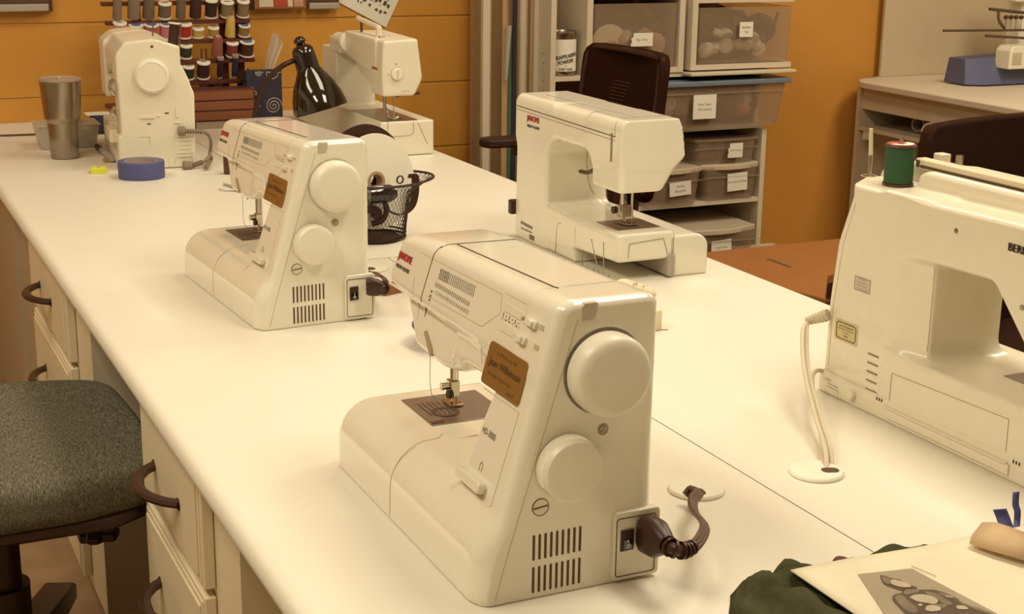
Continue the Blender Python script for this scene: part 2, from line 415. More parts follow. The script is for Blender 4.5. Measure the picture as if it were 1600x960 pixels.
for k in range(5):
    a = math.radians(72*k+68); ZB = -.095; bm = B(); c, s = math.cos(a), math.sin(a)
    M = Matrix.Rotation(a, 4, 'Z'); prof = [(u_, z_-.075) for u_, z_ in ((.0, .21), (.10, .205), (.36, .165), (.36, .13), (.1, .13), (0, .13))]
    vs1 = [bm.verts.new(Vector((.06, -.035, 0)) + M @ Vector((x, -.030, z))) for x, z in prof]; vs2 = [bm.verts.new(Vector((.06, -.035, 0)) + M @ Vector((x, .030, z))) for x, z in prof]
    fs = [bm.faces.new(vs1), bm.faces.new(vs2)] + [bm.faces.new([vs1[i], vs1[(i+1) % 6], vs2[(i+1) % 6], vs2[i]]) for i in range(6)]
    bmesh.ops.recalc_face_normals(bm, faces=fs)
    lg = obj('leg', bm, BLACK, t, bev=.006)
    bm = B(); p = Vector((.06+.34*c, -.035+.34*s, .042-.075)); q = Vector((-s, c, 0))*.022
    cyl(bm, p-q, p+q, .042, seg=18); cyl(bm, p, p+Vector((0, 0, .09)), .012); obj('caster', bm, BLACKR, lg, bev=.004)
bm = B(); box(bm, -.29, -.25, -.32, -.26, .0+.30, .56); tube(bm, [(-.27, -.2, .40), (-.27, -.29, .39), (-.275, -.30, .45), (-.275, -.30, .62)], .018, 8, 4); obj('armrest_bracket', bm, BLACK, t, bev=.006)

# ---- low wooden bench by the wall
def bench():
    t = thing('bench', 'low orange-brown wooden bench with a slot in its top beyond the right table edge', 'bench', (2.30, 2.97, 0))
    z = .45
    def P(px, py): p = at(px, py, 'z', z); return (p.x-2.30, p.y-2.97)
    poly = [(.0, -.02), (.62, -.02), (.62, .56), (0, .56)]
    bm = B(); prism(bm, [P(1290, 466), P(1294, 430), (.75, .35), (.75, .56), (-.03, .56), (-.10, .30)][::-1], 'z', z-.028, z)
    o = obj('top', bm, WOODB, t, bev=.006)
    a = at(1200, 405, 'z', z); b = at(1236, 418, 'z', z)
    bm = B(); d = (b-a); n = Vector((-d.y, d.x, 0)).normalized()*.007
    vs = [bm.verts.new(q-Vector((2.30, 2.97, 0))+Vector((0, 0, .0006))) for q in (a-n, b-n, b+n, a+n)]; bm.faces.new(vs)
    r = bmesh.ops.extrude_face_region(bm, geom=bm.faces[:]); bmesh.ops.translate(bm, vec=(0, 0, -.02), verts=[v for v in r['geom'] if isinstance(v, bmesh.types.BMVert)])
    obj('hand_slot', bm, SEAM, t)
    for (x, y) in ((.03, .05), (.66, .40), (.03, .5), (.66, .5)): obj('leg', box(B(), x, x+.04, y, y+.04, 0, z-.028), WOODR, t, bev=.003)
    bm = B(); box(bm, .07, .66, .42, .44, .1, z-.03); obj('back_panel', bm, WOODR, t)
bench()

# ---- light shelves with clear bins
SY0, SY1 = 4.40, YW-.01
shelf_t = thing('shelf_unit', 'tall off-white open shelf unit of clear bins standing against the orange wall', 'shelf unit', (2.22, SY0, 0))
bm = B(); box(bm, .0, .02, 0, .33, 0, 1.75); obj('left_side', bm, SHELF, shelf_t, bev=.001)
bm = B(); box(bm, .865, .885, 0, .33, 0, .651); rs = obj('right_side', bm, SHELF, shelf_t, bev=.001)
bm = B()
for z in np.arange(.25, .64, .03): cyl(bm, (.8655, .05, z), (.8642, .05, z), .003, seg=8); cyl(bm, (.0, .05, z+.3), (.0205, .05, z+.3), .003, seg=8)
obj('pin_holes', bm, SEAM, rs)
for z, a in ((.867, .02), (.400, .02), (.20, .02)): obj('shelf_board', box(B(), a, .865+(.02 if z > .8 else 0), 0.002, .325, z-.016, z), SHELF, shelf_t, bev=.001)
obj('shelf_board', box(B(), .02, .885, 0.03, .325, .651, .667), SHELF, shelf_t, bev=.001); obj('corner_post', box(B(), .868, .885, .06, .33, .667, .851), SHELF, shelf_t)
obj('back_board', box(B(), .02, .865, .325, .33, .05, 1.75), WOODR, shelf_t)

def card(parent, px, py, w, h, Y, lines, rot=0, torn=False, lw=.6):
    """paper label standing on the front of a bin"""
    p = at(px, py, 'y', Y); P = Pl(p, (1, 0, 0), (0, 0, 1)); bm = B()
    if torn: P.poly(bm, [(-w/2,-h/2),(w/2,-h/2),(w/2,h/2),(-w*.38,h/2),(-w*.40,h*.2),(-w*.5,h*.12),(-w*.46,-h*.2),(-w*.52,-h*.3)], .001, 0)
    else: P.slab(bm, 0, 0, w, h, .001, 0, rot)
    o = obj('paper_label', bm, PAPER, parent); o.location = -parent.location; bm = B()
    for i, s in enumerate(lines): text(bm, s, P.mat(0, (len(lines)/2-.5-i)*.016, .0012, rot), w*lw*min(1, len(s)/10), .009)
    ink = obj('lettering', bm, INKL, o, flat=True)
    return o
def tub(name, x0, x1, y0, y1, z0, z1, taper, m, parent, r=.02, wall=.0025):
    """open clear tub, tapering to its floor"""
    bm = B(); cx, cy = (x0+x1)/2, (y0+y1)/2; w, d = x1-x0, y1-y0; rings = []
    for (k, z, inn) in ((1-taper, z0, 0), (1, z1, 0), (1, z1, wall), (1-taper, z0+wall, wall)):
        pl = rrect(w*k-2*inn, d*k-2*inn, r, 4, cx, cy); rings.append([bm.verts.new((a, b, z)) for a, b in pl])
    n = len(rings[0]); fs = []
    for A, Bv in zip(rings, rings[1:]): fs += [bm.faces.new([A[i], A[(i+1) % n], Bv[(i+1) % n], Bv[i]]) for i in range(n)]
    fs += [bm.faces.new(rings[0]), bm.faces.new(rings[3])]
    bmesh.ops.recalc_face_normals(bm, faces=fs)
    return obj(name, bm, m, parent)
def bulged_lid(x0, x1, y0, y1, z, h, bow=.03):
    n = 12; pts = [(x0, y1), (x0, y0+bow)] + [(x0+(x1-x0)*k/n, y0+bow-bow*math.sin(PI*k/n)) for k in range(1, n)] + [(x1, y0+bow), (x1, y1)]
    return prism(B(), pts, 'z', z, z+h)
def bin_(name, label, x0, x1, y0, y1, z0, z1, lidm, tubm=None, bow=.03, lid=.016, fill=None, group='clear storage bins on the shelves', taper=.08):
    t = thing(name, label, 'bin', ((x0+x1)/2, (y0+y1)/2, z0), 0, group); w, d, h = x1-x0, y1-y0, z1-z0
    tub('tub', -w/2+.006, w/2-.006, -d/2+.012, d/2-.006, 0, h-lid*.5, taper, tubm or CLEAR, t)
    obj('lid', bulged_lid(-w/2, w/2, -d/2, d/2, h-lid, lid, bow), lidm, t, bev=.004, seg=3)
    bm = B(); box(bm, -w/2+.003, w/2-.003, -d/2+.009, -d/2+.013, h-lid-.028, h-lid-.024); obj('rim', bm, tubm or CLEAR, t)
    if fill: 
        rr = random.Random(hash(label) % 1000 if False else len(label))
        for (m, n, s) in fill:
            bm = B()
            for _ in range(n):
                x = rr.uniform(-w*.36, w*.36); y = rr.uniform(-d*.30, d*.25); r = s*rr.uniform(.7, 1.2)
                r = min(r, h*.35, d*.14); lathe(bm, [(0, -r*.6), (r*.8, -r*.5), (r, 0), (r*.8, r*.5), (0, r*.6)], (x*.9, y, .006+r+rr.uniform(0, max(0, h-lid-.03-2*r))), (rr.uniform(-1,1), rr.uniform(-1,1), rr.uniform(-1,1)), 10)
            o = obj('contents', bm, m, t); o['kind'] = 'stuff'
    return t
TAN = mat('tan_notions', (.42, .27, .16), .8, noise=.3); DKN = mat('dark_notions', (.07, .03, .02), .8, noise=.3); PALE = mat('pale_notions', (.62, .52, .40), .8, noise=.2); ROSE = mat('rosy_notions', (.42, .14, .09), .8, noise=.2)
# big tapes bin with the blue lid, hanging past the shelf side
b = bin_('storage_bin', 'wide clear bin with a slate blue lid and a square paper label', 2.60, 3.165, 4.35, 4.66, .668, .838, BLUEL, None, .0, .018, [(DKN, 16, .035), (TAN, 12, .035), (PALE, 9, .038), (ROSE, 5, .035)], taper=.09)
card(b, 1101, 167, .094, .085, 4.352, ['Bias Tape', 'All colors'])
b = bin_('storage_bin', 'dark clear bin with a torn paper label under the blue-lidded bin', 2.80, 3.075, 4.39, 4.66, .533, .625, CLEAR, None, .01, .01, [(DKN, 22, .03)], taper=.05)
card(b, 1149, 235, .062, .052, 4.385, ['Twill Lacing'], torn=True, lw=.8)
b = bin_('storage_bin', 'clear bin with a milky bulged lid on the middle shelf, left of two', 2.57, 2.825, 4.36, 4.66, .401, .532, CLEARW, None, .03, .020, [(DKN, 14, .03), (TAN, 4, .03)])
card(b, 1063, 295, .088, .050, 4.368, ['Piping', 'Pin-comb'], rot=.06)
b = bin_('storage_bin', 'clear bin with a milky bulged lid on the middle shelf, right of two', 2.832, 3.080, 4.375, 4.66, .401, .532, CLEARW, None, .03, .020, [(DKN, 12, .03), (TAN, 3, .03)])
card(b, 1152, 284, .085, .065, 4.385, ['Knit Elastic Binding'], rot=.04, lw=.9)
b = bin_('storage_bin', 'milky-lidded bin low on the shelf close behind the white sewing machine', 2.46, 2.705, 4.30, 4.66, .201, .330, CLEARW, None, .03, .020, [(TAN, 8, .03)])
b = bin_('storage_bin', 'milky-lidded bin low on the shelf with a label reading Twill Tape', 2.715, 3.035, 4.30, 4.66, .201, .315, CLEARW, None, .04, .020, [(PALE, 8, .03)])
card(b, 1127, 387, .085, .055, 4.315, ['Twill Tape'], rot=.05)
# flat tray at the bottom
t = thing('tray', 'flat milky tray lying on the bottom shelf beside the bench', 'tray', (3.0, 4.32, .2))
tub('tray_body', -.09, .14, -.05, .05, .002, .03, .05, CLEARW, t)

# ---- plastic drawer towers on the upper shelf
def drawer_box(x0, x1, y0, z0, z1, label, n, open_right=False):
    t = thing('plastic_drawer_box', label, 'drawer box', ((x0+x1)/2, y0, z0), 0, 'white framed plastic drawer boxes'); w = x1-x0; h = z1-z0; D = .30
    bm = B(); R_ = 0 if open_right else .022; box(bm, -w/2, -w/2+.022, 0, D, 0, h); box(bm, -w/2+.022, w/2-R_, 0.001, D, 0, .018); box(bm, -w/2+.022, w/2-R_, 0.001, D, h-.014, h)
    if R_: box(bm, w/2-.022, w/2, 0, D, 0, h)
    obj('frame', bm, SHELF, t)
    bm = B(); box(bm, -w/2+.04, w/2-.14 if open_right else w/2-.05, .075, D-.03, .026, h*.80); box(bm, -w/2+.05, w/2-.06, .09, D-.04, .0262, h*.45); obj('dark_cloth', bm, DKN, t, bev=.02, seg=3)
    tub('drawer', -w/2+.028, w/2-(.028 if R_ else .004), .004, D-.02, .022, h-.03, .02, CLEAR, t, r=.008)
    for qi, (m, k, s) in enumerate(n):
        bm = B(); rr = random.Random(k)
        for _ in range(k):
            r = s*rr.uniform(.6, 1.2); lathe(bm, [(0, -r*.5), (r*.9, -r*.4), (r, 0), (r*.6, r*.5), (0, r*.6)], (rr.uniform(-w*.32, w*.32), rr.uniform(.07, .2) if m is DKN else rr.uniform(.035, .06), .03+r+rr.uniform(0, max(.005, h*(.78 if m is DKN else .5)-2*r))), (rr.uniform(-1,1), rr.uniform(-1,1), rr.uniform(-1,1)), 12)
        o = obj('contents', bm, m, t); o['kind'] = 'stuff'
    return t
d = drawer_box(2.352, 2.735, 4.395, .868, 1.135, 'left white framed plastic drawer box of round reels above the black chair back', [(DKN, 24, .045), (TAN, 9, .04)])
bm = B(); lathe(bm, [(.012, 0), (.068, 0), (.068, .006), (.012, .006)], (-.09, .03, .10), (0, 1, .12), 36); obj('reel', bm, CREAM, d)
bm = B(); lathe(bm, [(.03, 0), (.062, 0), (.062, .06), (.03, .06)], (.07, .06, .085), (0, 1, .1), 36); obj('roll', bm, TAN, d)
card(d, 1003, 62, .085, .045, 4.389, ['Rix Trim'], torn=True)
d = drawer_box(2.752, 3.175, 4.375, .874, 1.118, 'right white framed plastic drawer box of crumpled white trims by the orange wall', [(DKN, 40, .055), (PALE, 7, .036), (PALE, 6, .028)], True)
bm = B(); tube(bm, [(.06, .04, .13), (.10, .03, .125), (.14, .03, .14), (.165, .03, .19)], .006, 6, 5); obj('cord_loop', bm, DKN, d)
card(d, 1166, 46, .056, .052, 4.369, ['Hand Buttons', 'Trim'], lw=.7)
# tray / ledge under right drawer box
t = thing('drawer_ledge', 'thin off-white board carrying the right plastic drawer box', 'board', (2.95, 4.37, .857))
obj('board', box(B(), -.215, .225, -.03, .03, 0, .0115), SHELF, t, bev=.003)

# ---- paint can
def can():
    c = at(881, 108, 'y', 4.44); cx = c.x; z0 = .8675
    t = thing('paint_can', 'metal can with a white wrapper and slanted black lettering on the top shelf', 'can', (cx, 4.455, z0))
    R = .047; H = .148
    bm = B(); lathe(bm, [(0, .001), (R-.002, .001), (R, .004), (R, .02), (R-.001, .02), (R-.001, H-.012), (R, H-.010), (R+.001, H-.005), (R, H), (R-.005, H), (R-.007, H-.005), (0, H-.006)], seg=40); obj('tin', bm, STEEL, t)
    bm = B(); lathe(bm, [(R+.0006, .016), (R+.0006, H-.026)], seg=40, cap=False); obj('wrapper', bm, PAPER, t)
    def wr(ox, oz, rot):
        c, s = math.cos(rot), math.sin(rot)
        def g(x, y):
            X = x*c-y*s+ox; Z = x*s+y*c+oz; a = X/R - PI/2 - .42
            return (math.cos(a)*(R+.0012), math.sin(a)*(R+.0012), Z)
        return g
    bm = B()
    text(bm, 'DISAPPEARING', None, .090, .013, wrap=wr(.012, .066, .20), bold=.0006)
    text(bm, 'POWDER', None, .056, .013, wrap=wr(.012, .048, .20), bold=.0006)
    text(bm, 'for', None, .008, .004, wrap=wr(.012, .034, .1)); text(bm, 'SHIRT SIZES', None, .05, .007, wrap=wr(.012, .023, 0), bold=.0003)
    obj('lettering', bm, INK, t, flat=True)
can()

# ---- upright post and the tall things stored between it and the shelf
t = thing('door_post', 'narrow beige upright post against the orange block wall', 'post', (2.03, 4.50, 0))
obj('post', box(B(), -.012, .014, 0, .02, 0, 2.0), SHELF, t, bev=.002)
obj('inner_strip', box(B(), .014, .020, .004, .02, 0, 2.0), WOODL, t)
LONG = [(788, .012, .004, 'WOODL', 'long_ruler', 'brown wooden yardstick standing just right of the beige post', 1.5, 0),
 (797, .006, .003, 'TEAL', 'long_ruler', 'thin teal ruler standing behind the yardsticks', 1.02, .02),
 (802, .008, .006, 'NAVY', 'fabric_tube', 'dark navy wrapped tube in the narrow gap', 1.45, 0),
 (816, .018, .018, 'SHELF', 'fabric_tube', 'thick cream cardboard tube in the narrow gap', 1.6, 0),
 (829, .010, .010, 'WOODL', 'fabric_tube', 'thin tan tube beside the thick cream tube', 1.55, 0),
 (836, .012, .008, 'SHELF', 'long_ruler', 'pale straight board between the tan tube and the orange board', 1.62, 0),
 (845, .015, .006, 'WOODB', 'long_board', 'orange-brown board standing against the shelf side', 1.7, 0)]
TEAL = mat('teal_plastic', (.10, .26, .17), .5)
for px, hw, hd, m, nm, lab, H, yo in LONG:
    p = at(px, 150, 'y', 4.50+yo); bm = B(); mm = globals()[m]
    if 'tube' in nm: cyl(bm, (0, 0, 0), (0, 0, H), max(hw*.8, .004)); o = obj(nm, bm, mm)
    else: o = obj(nm, box(bm, -hw*.85, hw*.85, -hd/2, hd/2, 0, H), mm, bev=.001)
    o.location = (p.x, 4.50+yo, .001); tag(o, lab, 'tube' if 'tube' in nm else 'ruler' if 'ruler' in nm else 'board', 'long things stored upright')
t = thing('hanging_tool', 'long tool with a tapered silver-grey handle hanging between the rulers and the post', 'tool', tuple(at(793, 20, 'y', 4.475)))
o_ = at(793, 20, 'y', 4.475); q = at(790, 125, 'y', 4.475)-o_; h_ = at(795, 40, 'y', 4.475)-o_
bm = B(); tube(bm, [(0, 0, .2), tuple(h_)], .0025, 8); obj('shaft', bm, STEEL, t)
bm = B(); tube(bm, [tuple(h_), tuple(h_*.3+q*.7), tuple(q)], [.010, .0085, .006], 10); obj('grip', bm, mat('grey_grip', (.40, .33, .25), .4), t)
t = thing('backing_board', 'brown board at the rear of the narrow storage gap', 'board', (2.05, 4.66, 0)); obj('board', box(B(), 0, .165, 0, .02, 0, 1.8), WOODL, t)

# ---- black swivel chair with mesh back, beyond the table
def back_shell(w, h, r, lean, th, name_m):
    """curved back panel: local x = thickness, y across, z up from 0"""
    bm = B(); nx, nz = 14, 12; rows = []
    for s in (0, 1):
        g = []
        for j in range(nz+1):
            row = []
            for i in range(nx+1):
                a = 2*i/nx-1; b = 2*j/nz-1
                aa, bb = a*w/2, b*h/2
                # squircle the outline
                ex = max(abs(aa)-(w/2-r), 0); ez = max(abs(bb)-(h/2-r), 0)
                if ex > 0 and ez > 0:
                    l = math.hypot(ex, ez); m = max(ex, ez); k = m/l
                    aa = math.copysign(w/2-r+ex*k, aa); bb = math.copysign(h/2-r+ez*k, bb)
                x = lean*(bb+h/2) + .10*(aa/w*2)**2*-.35 + (s-.5)*th
                row.append(bm.verts.new((x, aa, bb+h/2)))
            g.append(row)
        rows.append(g)
    fs = []
    for s in (0, 1):
        for j in range(nz):
            for i in range(nx): fs.append(bm.faces.new([rows[s][j][i], rows[s][j][i+1], rows[s][j+1][i+1], rows[s][j+1][i]]))
    rim = [(0, i) for i in range(nx)] + [(j, nx) for j in range(nz)] + [(nz, i) for i in range(nx, 0, -1)] + [(j, 0) for j in range(nz, 0, -1)]
    for k in range(len(rim)):
        a, b = rim[k], rim[(k+1) % len(rim)]
        fs.append(bm.faces.new([rows[0][a[0]][a[1]], rows[0][b[0]][b[1]], rows[1][b[0]][b[1]], rows[1][a[0]][a[1]]]))
    bmesh.ops.recalc_face_normals(bm, faces=fs); return bm
def swivel(loc, rz, label, arms, bw, bh, zb, zt_lean=.12, meshy=True, seat_z=.48):
    t = thing('office_chair', label, 'chair', loc, rz)
    b = obj('backrest', back_shell(bw, bh, .05, zt_lean, .035, None), DFAB, t, bev=.008); b.location = (.20, 0, zb)
    if meshy:
        bm = B()
        for k in range(9): tube(bm, [(-.0225+.12*(bh*.76-.011*k)-.002, -.02+.012*k*.4, bh*.76-.011*k), (-.0225+.12*(bh*.76-.011*k)-.006, .12+.012*k*.3, bh*.76-.011*k)], .0011, 5)
        obj('ventilation_ribs', bm, mat('worn_rib', (.10, .05, .025), .5), b)
        bm = B(); P = [(-.02+.12*(z), y, z) for y, z in ((-bw/2+.02, .03), (-bw/2+.012, bh*.5), (-bw/2+.02, bh-.05), (-bw/2+.06, bh-.012), (bw/2-.06, bh-.012), (bw/2-.02, bh-.05), (bw/2-.012, bh*.5), (bw/2-.02, .03))]
        P = [(x-.035*(2*y/bw)**2, y, z) for x, y, z in P]; tube(bm, P, .009, 8, 4); obj('back_frame', bm, BLACK, b)
    bm = B(); box(bm, -.26, .20, -.24, .24, seat_z-.06, seat_z); obj('seat', bm, DFAB, t, bev=.03, seg=4)
    bm = B(); tube(bm, [(.0, 0, seat_z-.08), (.2, 0, seat_z-.08), (.25, 0, seat_z), (.22+.12*.2, 0, zb+.15)], .02, 8, 4); obj('back_support', bm, BLACK, t)
    bm = B(); cyl(bm, (0, 0, .1), (0, 0, seat_z-.06), .028); obj('gas_column', bm, BLACK, t)
    for k in range(5):
        a = math.radians(72*k+10); bm = B(); tube(bm, [(0, 0, .12), (.15*math.cos(a), .15*math.sin(a), .10), (.28*math.cos(a), .28*math.sin(a), .075)], .02, 8, 3); lg = obj('leg', bm, BLACK, t)
        bm = B(); p = Vector((.28*math.cos(a), .28*math.sin(a), .03)); q = Vector((-math.sin(a), math.cos(a), 0))*.02; cyl(bm, p-q, p+q, .03); obj('caster', bm, BLACKR, lg, bev=.004)
    if arms:
        for s in (-1, 1):
            bm = B(); tube(bm, [(0, s*.20, seat_z-.05), (.02, s*.27, seat_z-.04), (.03, s*.275, arms-.05), (.03, s*.275, arms-.02)], .018, 8, 4); box(bm, -.03, .10, s*.275-.02, s*.275+.02, arms-.055, arms-.02)
            a = obj('armrest', bm, BLACK, t, bev=.008)
            bm = B(); prism(bm, rrect(.27, .085, .04, 5, -.02, s*.265), 'z', arms-.022, arms+.006); obj('arm_pad', bm, BLACKR, a, bev=.008, seg=3)
    return t
swivel((2.03, 3.93, 0), 0, 'black swivel chair with a mesh back and armrests between table and shelf unit', .703, .49, .44, .565, .10)
swivel((2.50, 2.36, 0), math.radians(100), 'black fabric swivel chair behind the sewing machine with the green spool', None, .56, .52, .44, .08, False)

# ---- desk with cubby at the right
DZ = .78
t = thing('desk', 'beige desk with a cubby shelf and tall back panel beside the orange wall', 'desk', (3.70, 4.0, 0))
def L(x, y): return (x-3.70, y-4.0)
n = 8; pts = [L(3.655, 3.0)] + [L(3.665, 4.40)] + [L(3.665+.13*(1-math.cos(PI/2*k/n)), 4.56+.13*math.sin(PI/2*k/n)) for k in range(n+1)] + [L(3.84, YW-.02), L(5.3, YW-.02), L(5.3, 3.0)]
obj('desk_top', prism(B(), pts, 'z', DZ-.026, DZ), mat('desk_laminate', (.66, .56, .42), .55, noise=.06, scale=12), t, bev=.006, seg=3)
PANELM = mat('cream_desk_panel', (.58, .47, .33), .6, noise=.05, scale=14)
obj('apron', box(B(), .03, .05, -1.0, .66, DZ-.115, DZ-.027), PANELM, t)
obj('side_panel', box(B(), .02, 1.5, .655, .675, 0, DZ-.027), PANELM, t)
obj('cubby_shelf', box(B(), .02, .45, -1.0, .655, .580, .596), PANELM, t, bev=.002)
obj('divider', box(B(), .052, .45, .20, .218, .597, DZ-.027), PANELM, t)
obj('lower_panel', box(B(), .45, .47, -1.0, .655, 0, DZ-.027), CABD, t)
bm = B(); prism(bm, [(.0, .60), (.05, .655), (.05, .58), (.02, .56)], 'z', .55, .58); obj('shelf_bracket', bm, PANELM, t, bev=.003)
t = thing('back_board', 'tall cream board standing on the desk against the orange wall', 'board', (3.845, YW-.045, DZ+.0005))
obj('board', box(B(), 0, 1.45, 0, .015, 0, 1.0), mat('cream_board', (.56, .44, .29), .7, noise=.05, scale=30), t, bev=.002)
PIPE = mat('white_pipe', (.62, .52, .40), .4)
for i, (px, py, r, x, lab) in enumerate(((1459, 199, .034, 3.74, 'white pipe ring lying in the desk cubby, nearer the front'), (1441, 187, .028, 3.86, 'smaller white pipe ring leaning behind the front ring in the cubby'))):
    p = at(px, py, 'x', x); bm = B(); lathe(bm, [(r, -.03), (r, .03), (r-.006, .03), (r-.006, -.03), (r, -.03)], (0, 0, 0), (-1, -.35, 0), 32, cap=False)
    o = obj('pipe_ring', bm, PIPE); o.location = (p.x, p.y, .597+r); tag(o, lab, 'ring', 'white pipe rings')
# ================================================================== SEWING MACHINES
# ---- the two beige-white machines seen from their handwheel end (origin: bottom near-left corner; x = depth, y = length)
K = .28; KN = math.hypot(1, K)
def f_hd(x, y, z):
    front = (K*z - x)/KN
    back = x-.192
    tower = rmax(rmax(cvx([(0,0),(.14,0),(.070,.297),(0,.300)], y, z, .010), front, .014), back, .014)
    arm = rmax(rmax(cvx([(0,.212),(.418,.222),(.427,.230),(.410,.287),(.395,.290),(0,.300)], y, z, .014), front, .014), back, .018)
    f2 = front + .011
    head = rmax(rmax(cvx([(.406,.235),(.325,.171),(.238,.167),(.19,.178),(.165,.235)], y, z, .008), f2, .012), x-.165, .015)
    under = rmax(rmax(cvx([(.06,.190),(.22,.188),(.22,.235),(.06,.235)], y, z, .004), f2-.002, .010), x-.17, .015)
    bed = rmax(rmax(rmax(z-.084, -x-.003+.02*z, .046), x-.190, .008), rmax(y-.436, -y, .004), .026)
    bed = rmax(bed, -z, .002)
    d = smin(arm, head, .006); d = smin(d, under, .008); d = smin(d, tower, .004)
    d = smin(d, bed, .012)
    return np.maximum(np.maximum(np.maximum(d, -y), x-.192), -z)
def make_hd(label, grp):
    t = thing('sewing_machine', label, 'sewing machine', (0, 0, 0), 0, grp)
    b = body('body', f_hd, (-.01, -.005, 0), (.2, .445, .305), .0026, WHITE, t)
    FP = Pl((0, 0, 0), (0, -1, 0), (K, 0, 1)); EP = Pl((0, 0, 0), (1, 0, 0), (0, 0, 1))
    def s(v, w): return (-v, w*KN)
    fd = (1, 0, -.28)
    bm = B()                                         # joint lines
    seam(bm, f_hd, [(-.03, .315, .236), (-.0, .308, .315)], fd, .0006, 24)
    seam(bm, f_hd, [(.086, .306, .36), (.19, .300, .36)], (0, 0, -1), .0007)
    seam(bm, f_hd, [(.104, .300, .36), (.108, .058, .36)], (0, 0, -1), .0009, 24)
    obj('joint_line', bm, SEAM, b)
    bm = B()
    seam(bm, f_hd, [(-.05, .240, .004), (-.05, .240, .10)], (1, 0, 0), .0005, 20); seam(bm, f_hd, [(.0, .240, .13), (.06, .25, .13), (.07, .262, .13)], (0, 0, -1), .0005, 20)
    seam(bm, f_hd, [(.016, -.03, .006), (.03, -.03, .055), (.100, -.03, .283)], (0, 1, 0), .0004, 20)
    seam(bm, f_hd, [(-.02, .345, .274), (-.02, .332, .226)], fd, .0004, 12)
    FP.line(bm, [s(.345,.276), s(.124,.280), s(.118,.262), s(.15,.240), s(.30,.237)], .0004)
    FP.line(bm, [s(.120,.283), s(.020,.283), s(.022,.238), s(.032,.236)], .0004)
    FP.line(bm, [s(.111,.187), s(.027,.187), s(.032,.092), s(.040,.088), s(.112,.088)], .00045)
    obj('panel_line', bm, SEAML, b)
    bm = B(); tube(bm, [FP.p(-.412, .2262*KN, .0), FP.p(-.16, .2262*KN, .0), FP.p(-.142, .220*KN, -.001), FP.p(-.134, .205*KN, -.003)], .0013, 8); obj('ledge_bead', bm, WHITE, b)
    # plaque
    bm = B(); FP.slab(bm, -.0745, .213*KN, .088, .0445, .0022, -.001, 0, .005); pq = obj('memorial_plaque', bm, BRASS, t, bev=.0006); pq['label'] = 'brass plaque engraved in memory'
    bm = B(); cx, cy = -.0745, .213*KN
    text(bm, 'In Memory Of', FP.mat(cx, cy+.0135, .0024), .046, .0048); text(bm, 'Jean Wilkinson', FP.mat(cx, cy+.002, .0024), .072, .010, bold=.0002); text(bm, 'Volunteer Seamstress', FP.mat(cx-.006, cy-.0085, .0024), .055, .004)
    text(bm, '2014', FP.mat(cx+.024, cy-.0165, .0024), .014, .0042); obj('engraving', bm, mat('engraved_brown', (.16, .085, .025), .6), pq, flat=True)
    bm = B(); text(bm, 'JANOME', FP.mat(-.383, .261*KN, .0006), .041, .0115, bold=.0008); lg = obj('maker_name', bm, RED, t, flat=True); lg['label'] = 'red maker lettering'
    bm = B(); text(bm, 'NEW HOME', FP.mat(-.383, .2495*KN, .0006), .041, .0048, bold=.0004); obj('small_lettering', bm, INK, t, flat=True)
    # stitch chart
    bm = B(); rr = random.Random(3)
    for i in range(21):
        v = .280-.0046*i; y = (.266+.0001*i)*KN; k = i % 7
        M = FP.mat(-v, y, .0003)
        n = 5
        for j in range(n):
            a = (1 if j % 2 else -1)*(.0008 if k not in (3, 4) else .0016); p0 = M @ Vector((a, -.006+j*.0024, 0)); p1 = M @ Vector((-a, -.0036+j*.0024, 0))
            tube(bm, [p0, p1], .00035 if i > 5 else .0006, 4)
    for i in range(21):
        v = .284-.0046*i
        FP.slab(bm, -v, (.2535)*KN, .0007, .005, .0006); 
    M = FP.mat(-.234, .2455*KN, .0003)
    text(bm, '1 2 3 4 5 6 7 8 9 10 12 14 16 18 20 22', M, .092, .0042)
    for w in (.244, .239, .2345): FP.slab(bm, -.290, w*KN, .0042, .0026, .0005)
    obj('stitch_chart', bm, INKL, t, flat=True)
    # sliders
    for w, kv, cap in ((.2705, .045, 1), (.2515, .058, 0)):
        bm = B(); FP.slab(bm, -.069, w*KN, .084, .0085, .0012, -.002, 0, .003); sl = obj('slider_track', bm, WHITE2, t, bev=.0004)
        bm = B(); FP.slab(bm, -kv, w*KN, .024, .0085, .0052, 0, 0, .003); FP.slab(bm, -kv+.003, w*KN, .011, .0065, .0085, 0, 0, .002); obj('slider_knob', bm, WHITE, sl, bev=.0010)
        bm = B(); FP.slab(bm, -kv-.016 if cap else -kv-.007, w*KN, .0035 if cap else .007, .004 if cap else .0008, .0060); obj('pointer_mark', bm, SEAML, sl)
        bm = B(); FP.slab(bm, -.026, w*KN, .010, .005, .0014); obj('track_shadow', bm, SEAML, sl)
    bm = B()
    for i in range(7): FP.slab(bm, -.110+.007*i, (.2625)*KN, .0007, .0045-.003*(i % 2), .0006); FP.slab(bm, -.110+.008*i, (.2590)*KN, .0035 if i % 3 else .001, .0012, .0006)
    obj('tick_marks', bm, INKL, t, flat=True)
    # lever, model lettering, reverse mark
    bm = B(); text(bm, 'HD-3000', FP.mat(-.074, .1515*KN, .0004), .030, .0066); obj('model_lettering', bm, INK, t, flat=True)
    bm = B(); FP.line(bm, [s(.075,.113), s(.0755,.1195), s(.0725,.1225), s(.0695,.1195), s(.070,.113)], .0005); obj('reverse_mark', bm, INKL, t)
    bm = B(); FP.slab(bm, -.079, .1015*KN, .058, .0115, .0095, -.002, 0, .004); lv = obj('reverse_lever', bm, WHITE, t, bev=.002, seg=3)
    bm = B(); FP.slab(bm, -.078, .0975*KN, .060, .0125, .0008, -.002, 0, .003); obj('lever_slot', bm, SEAML, lv)
    # face: thread cutter, lamp door lines
    bm = B()
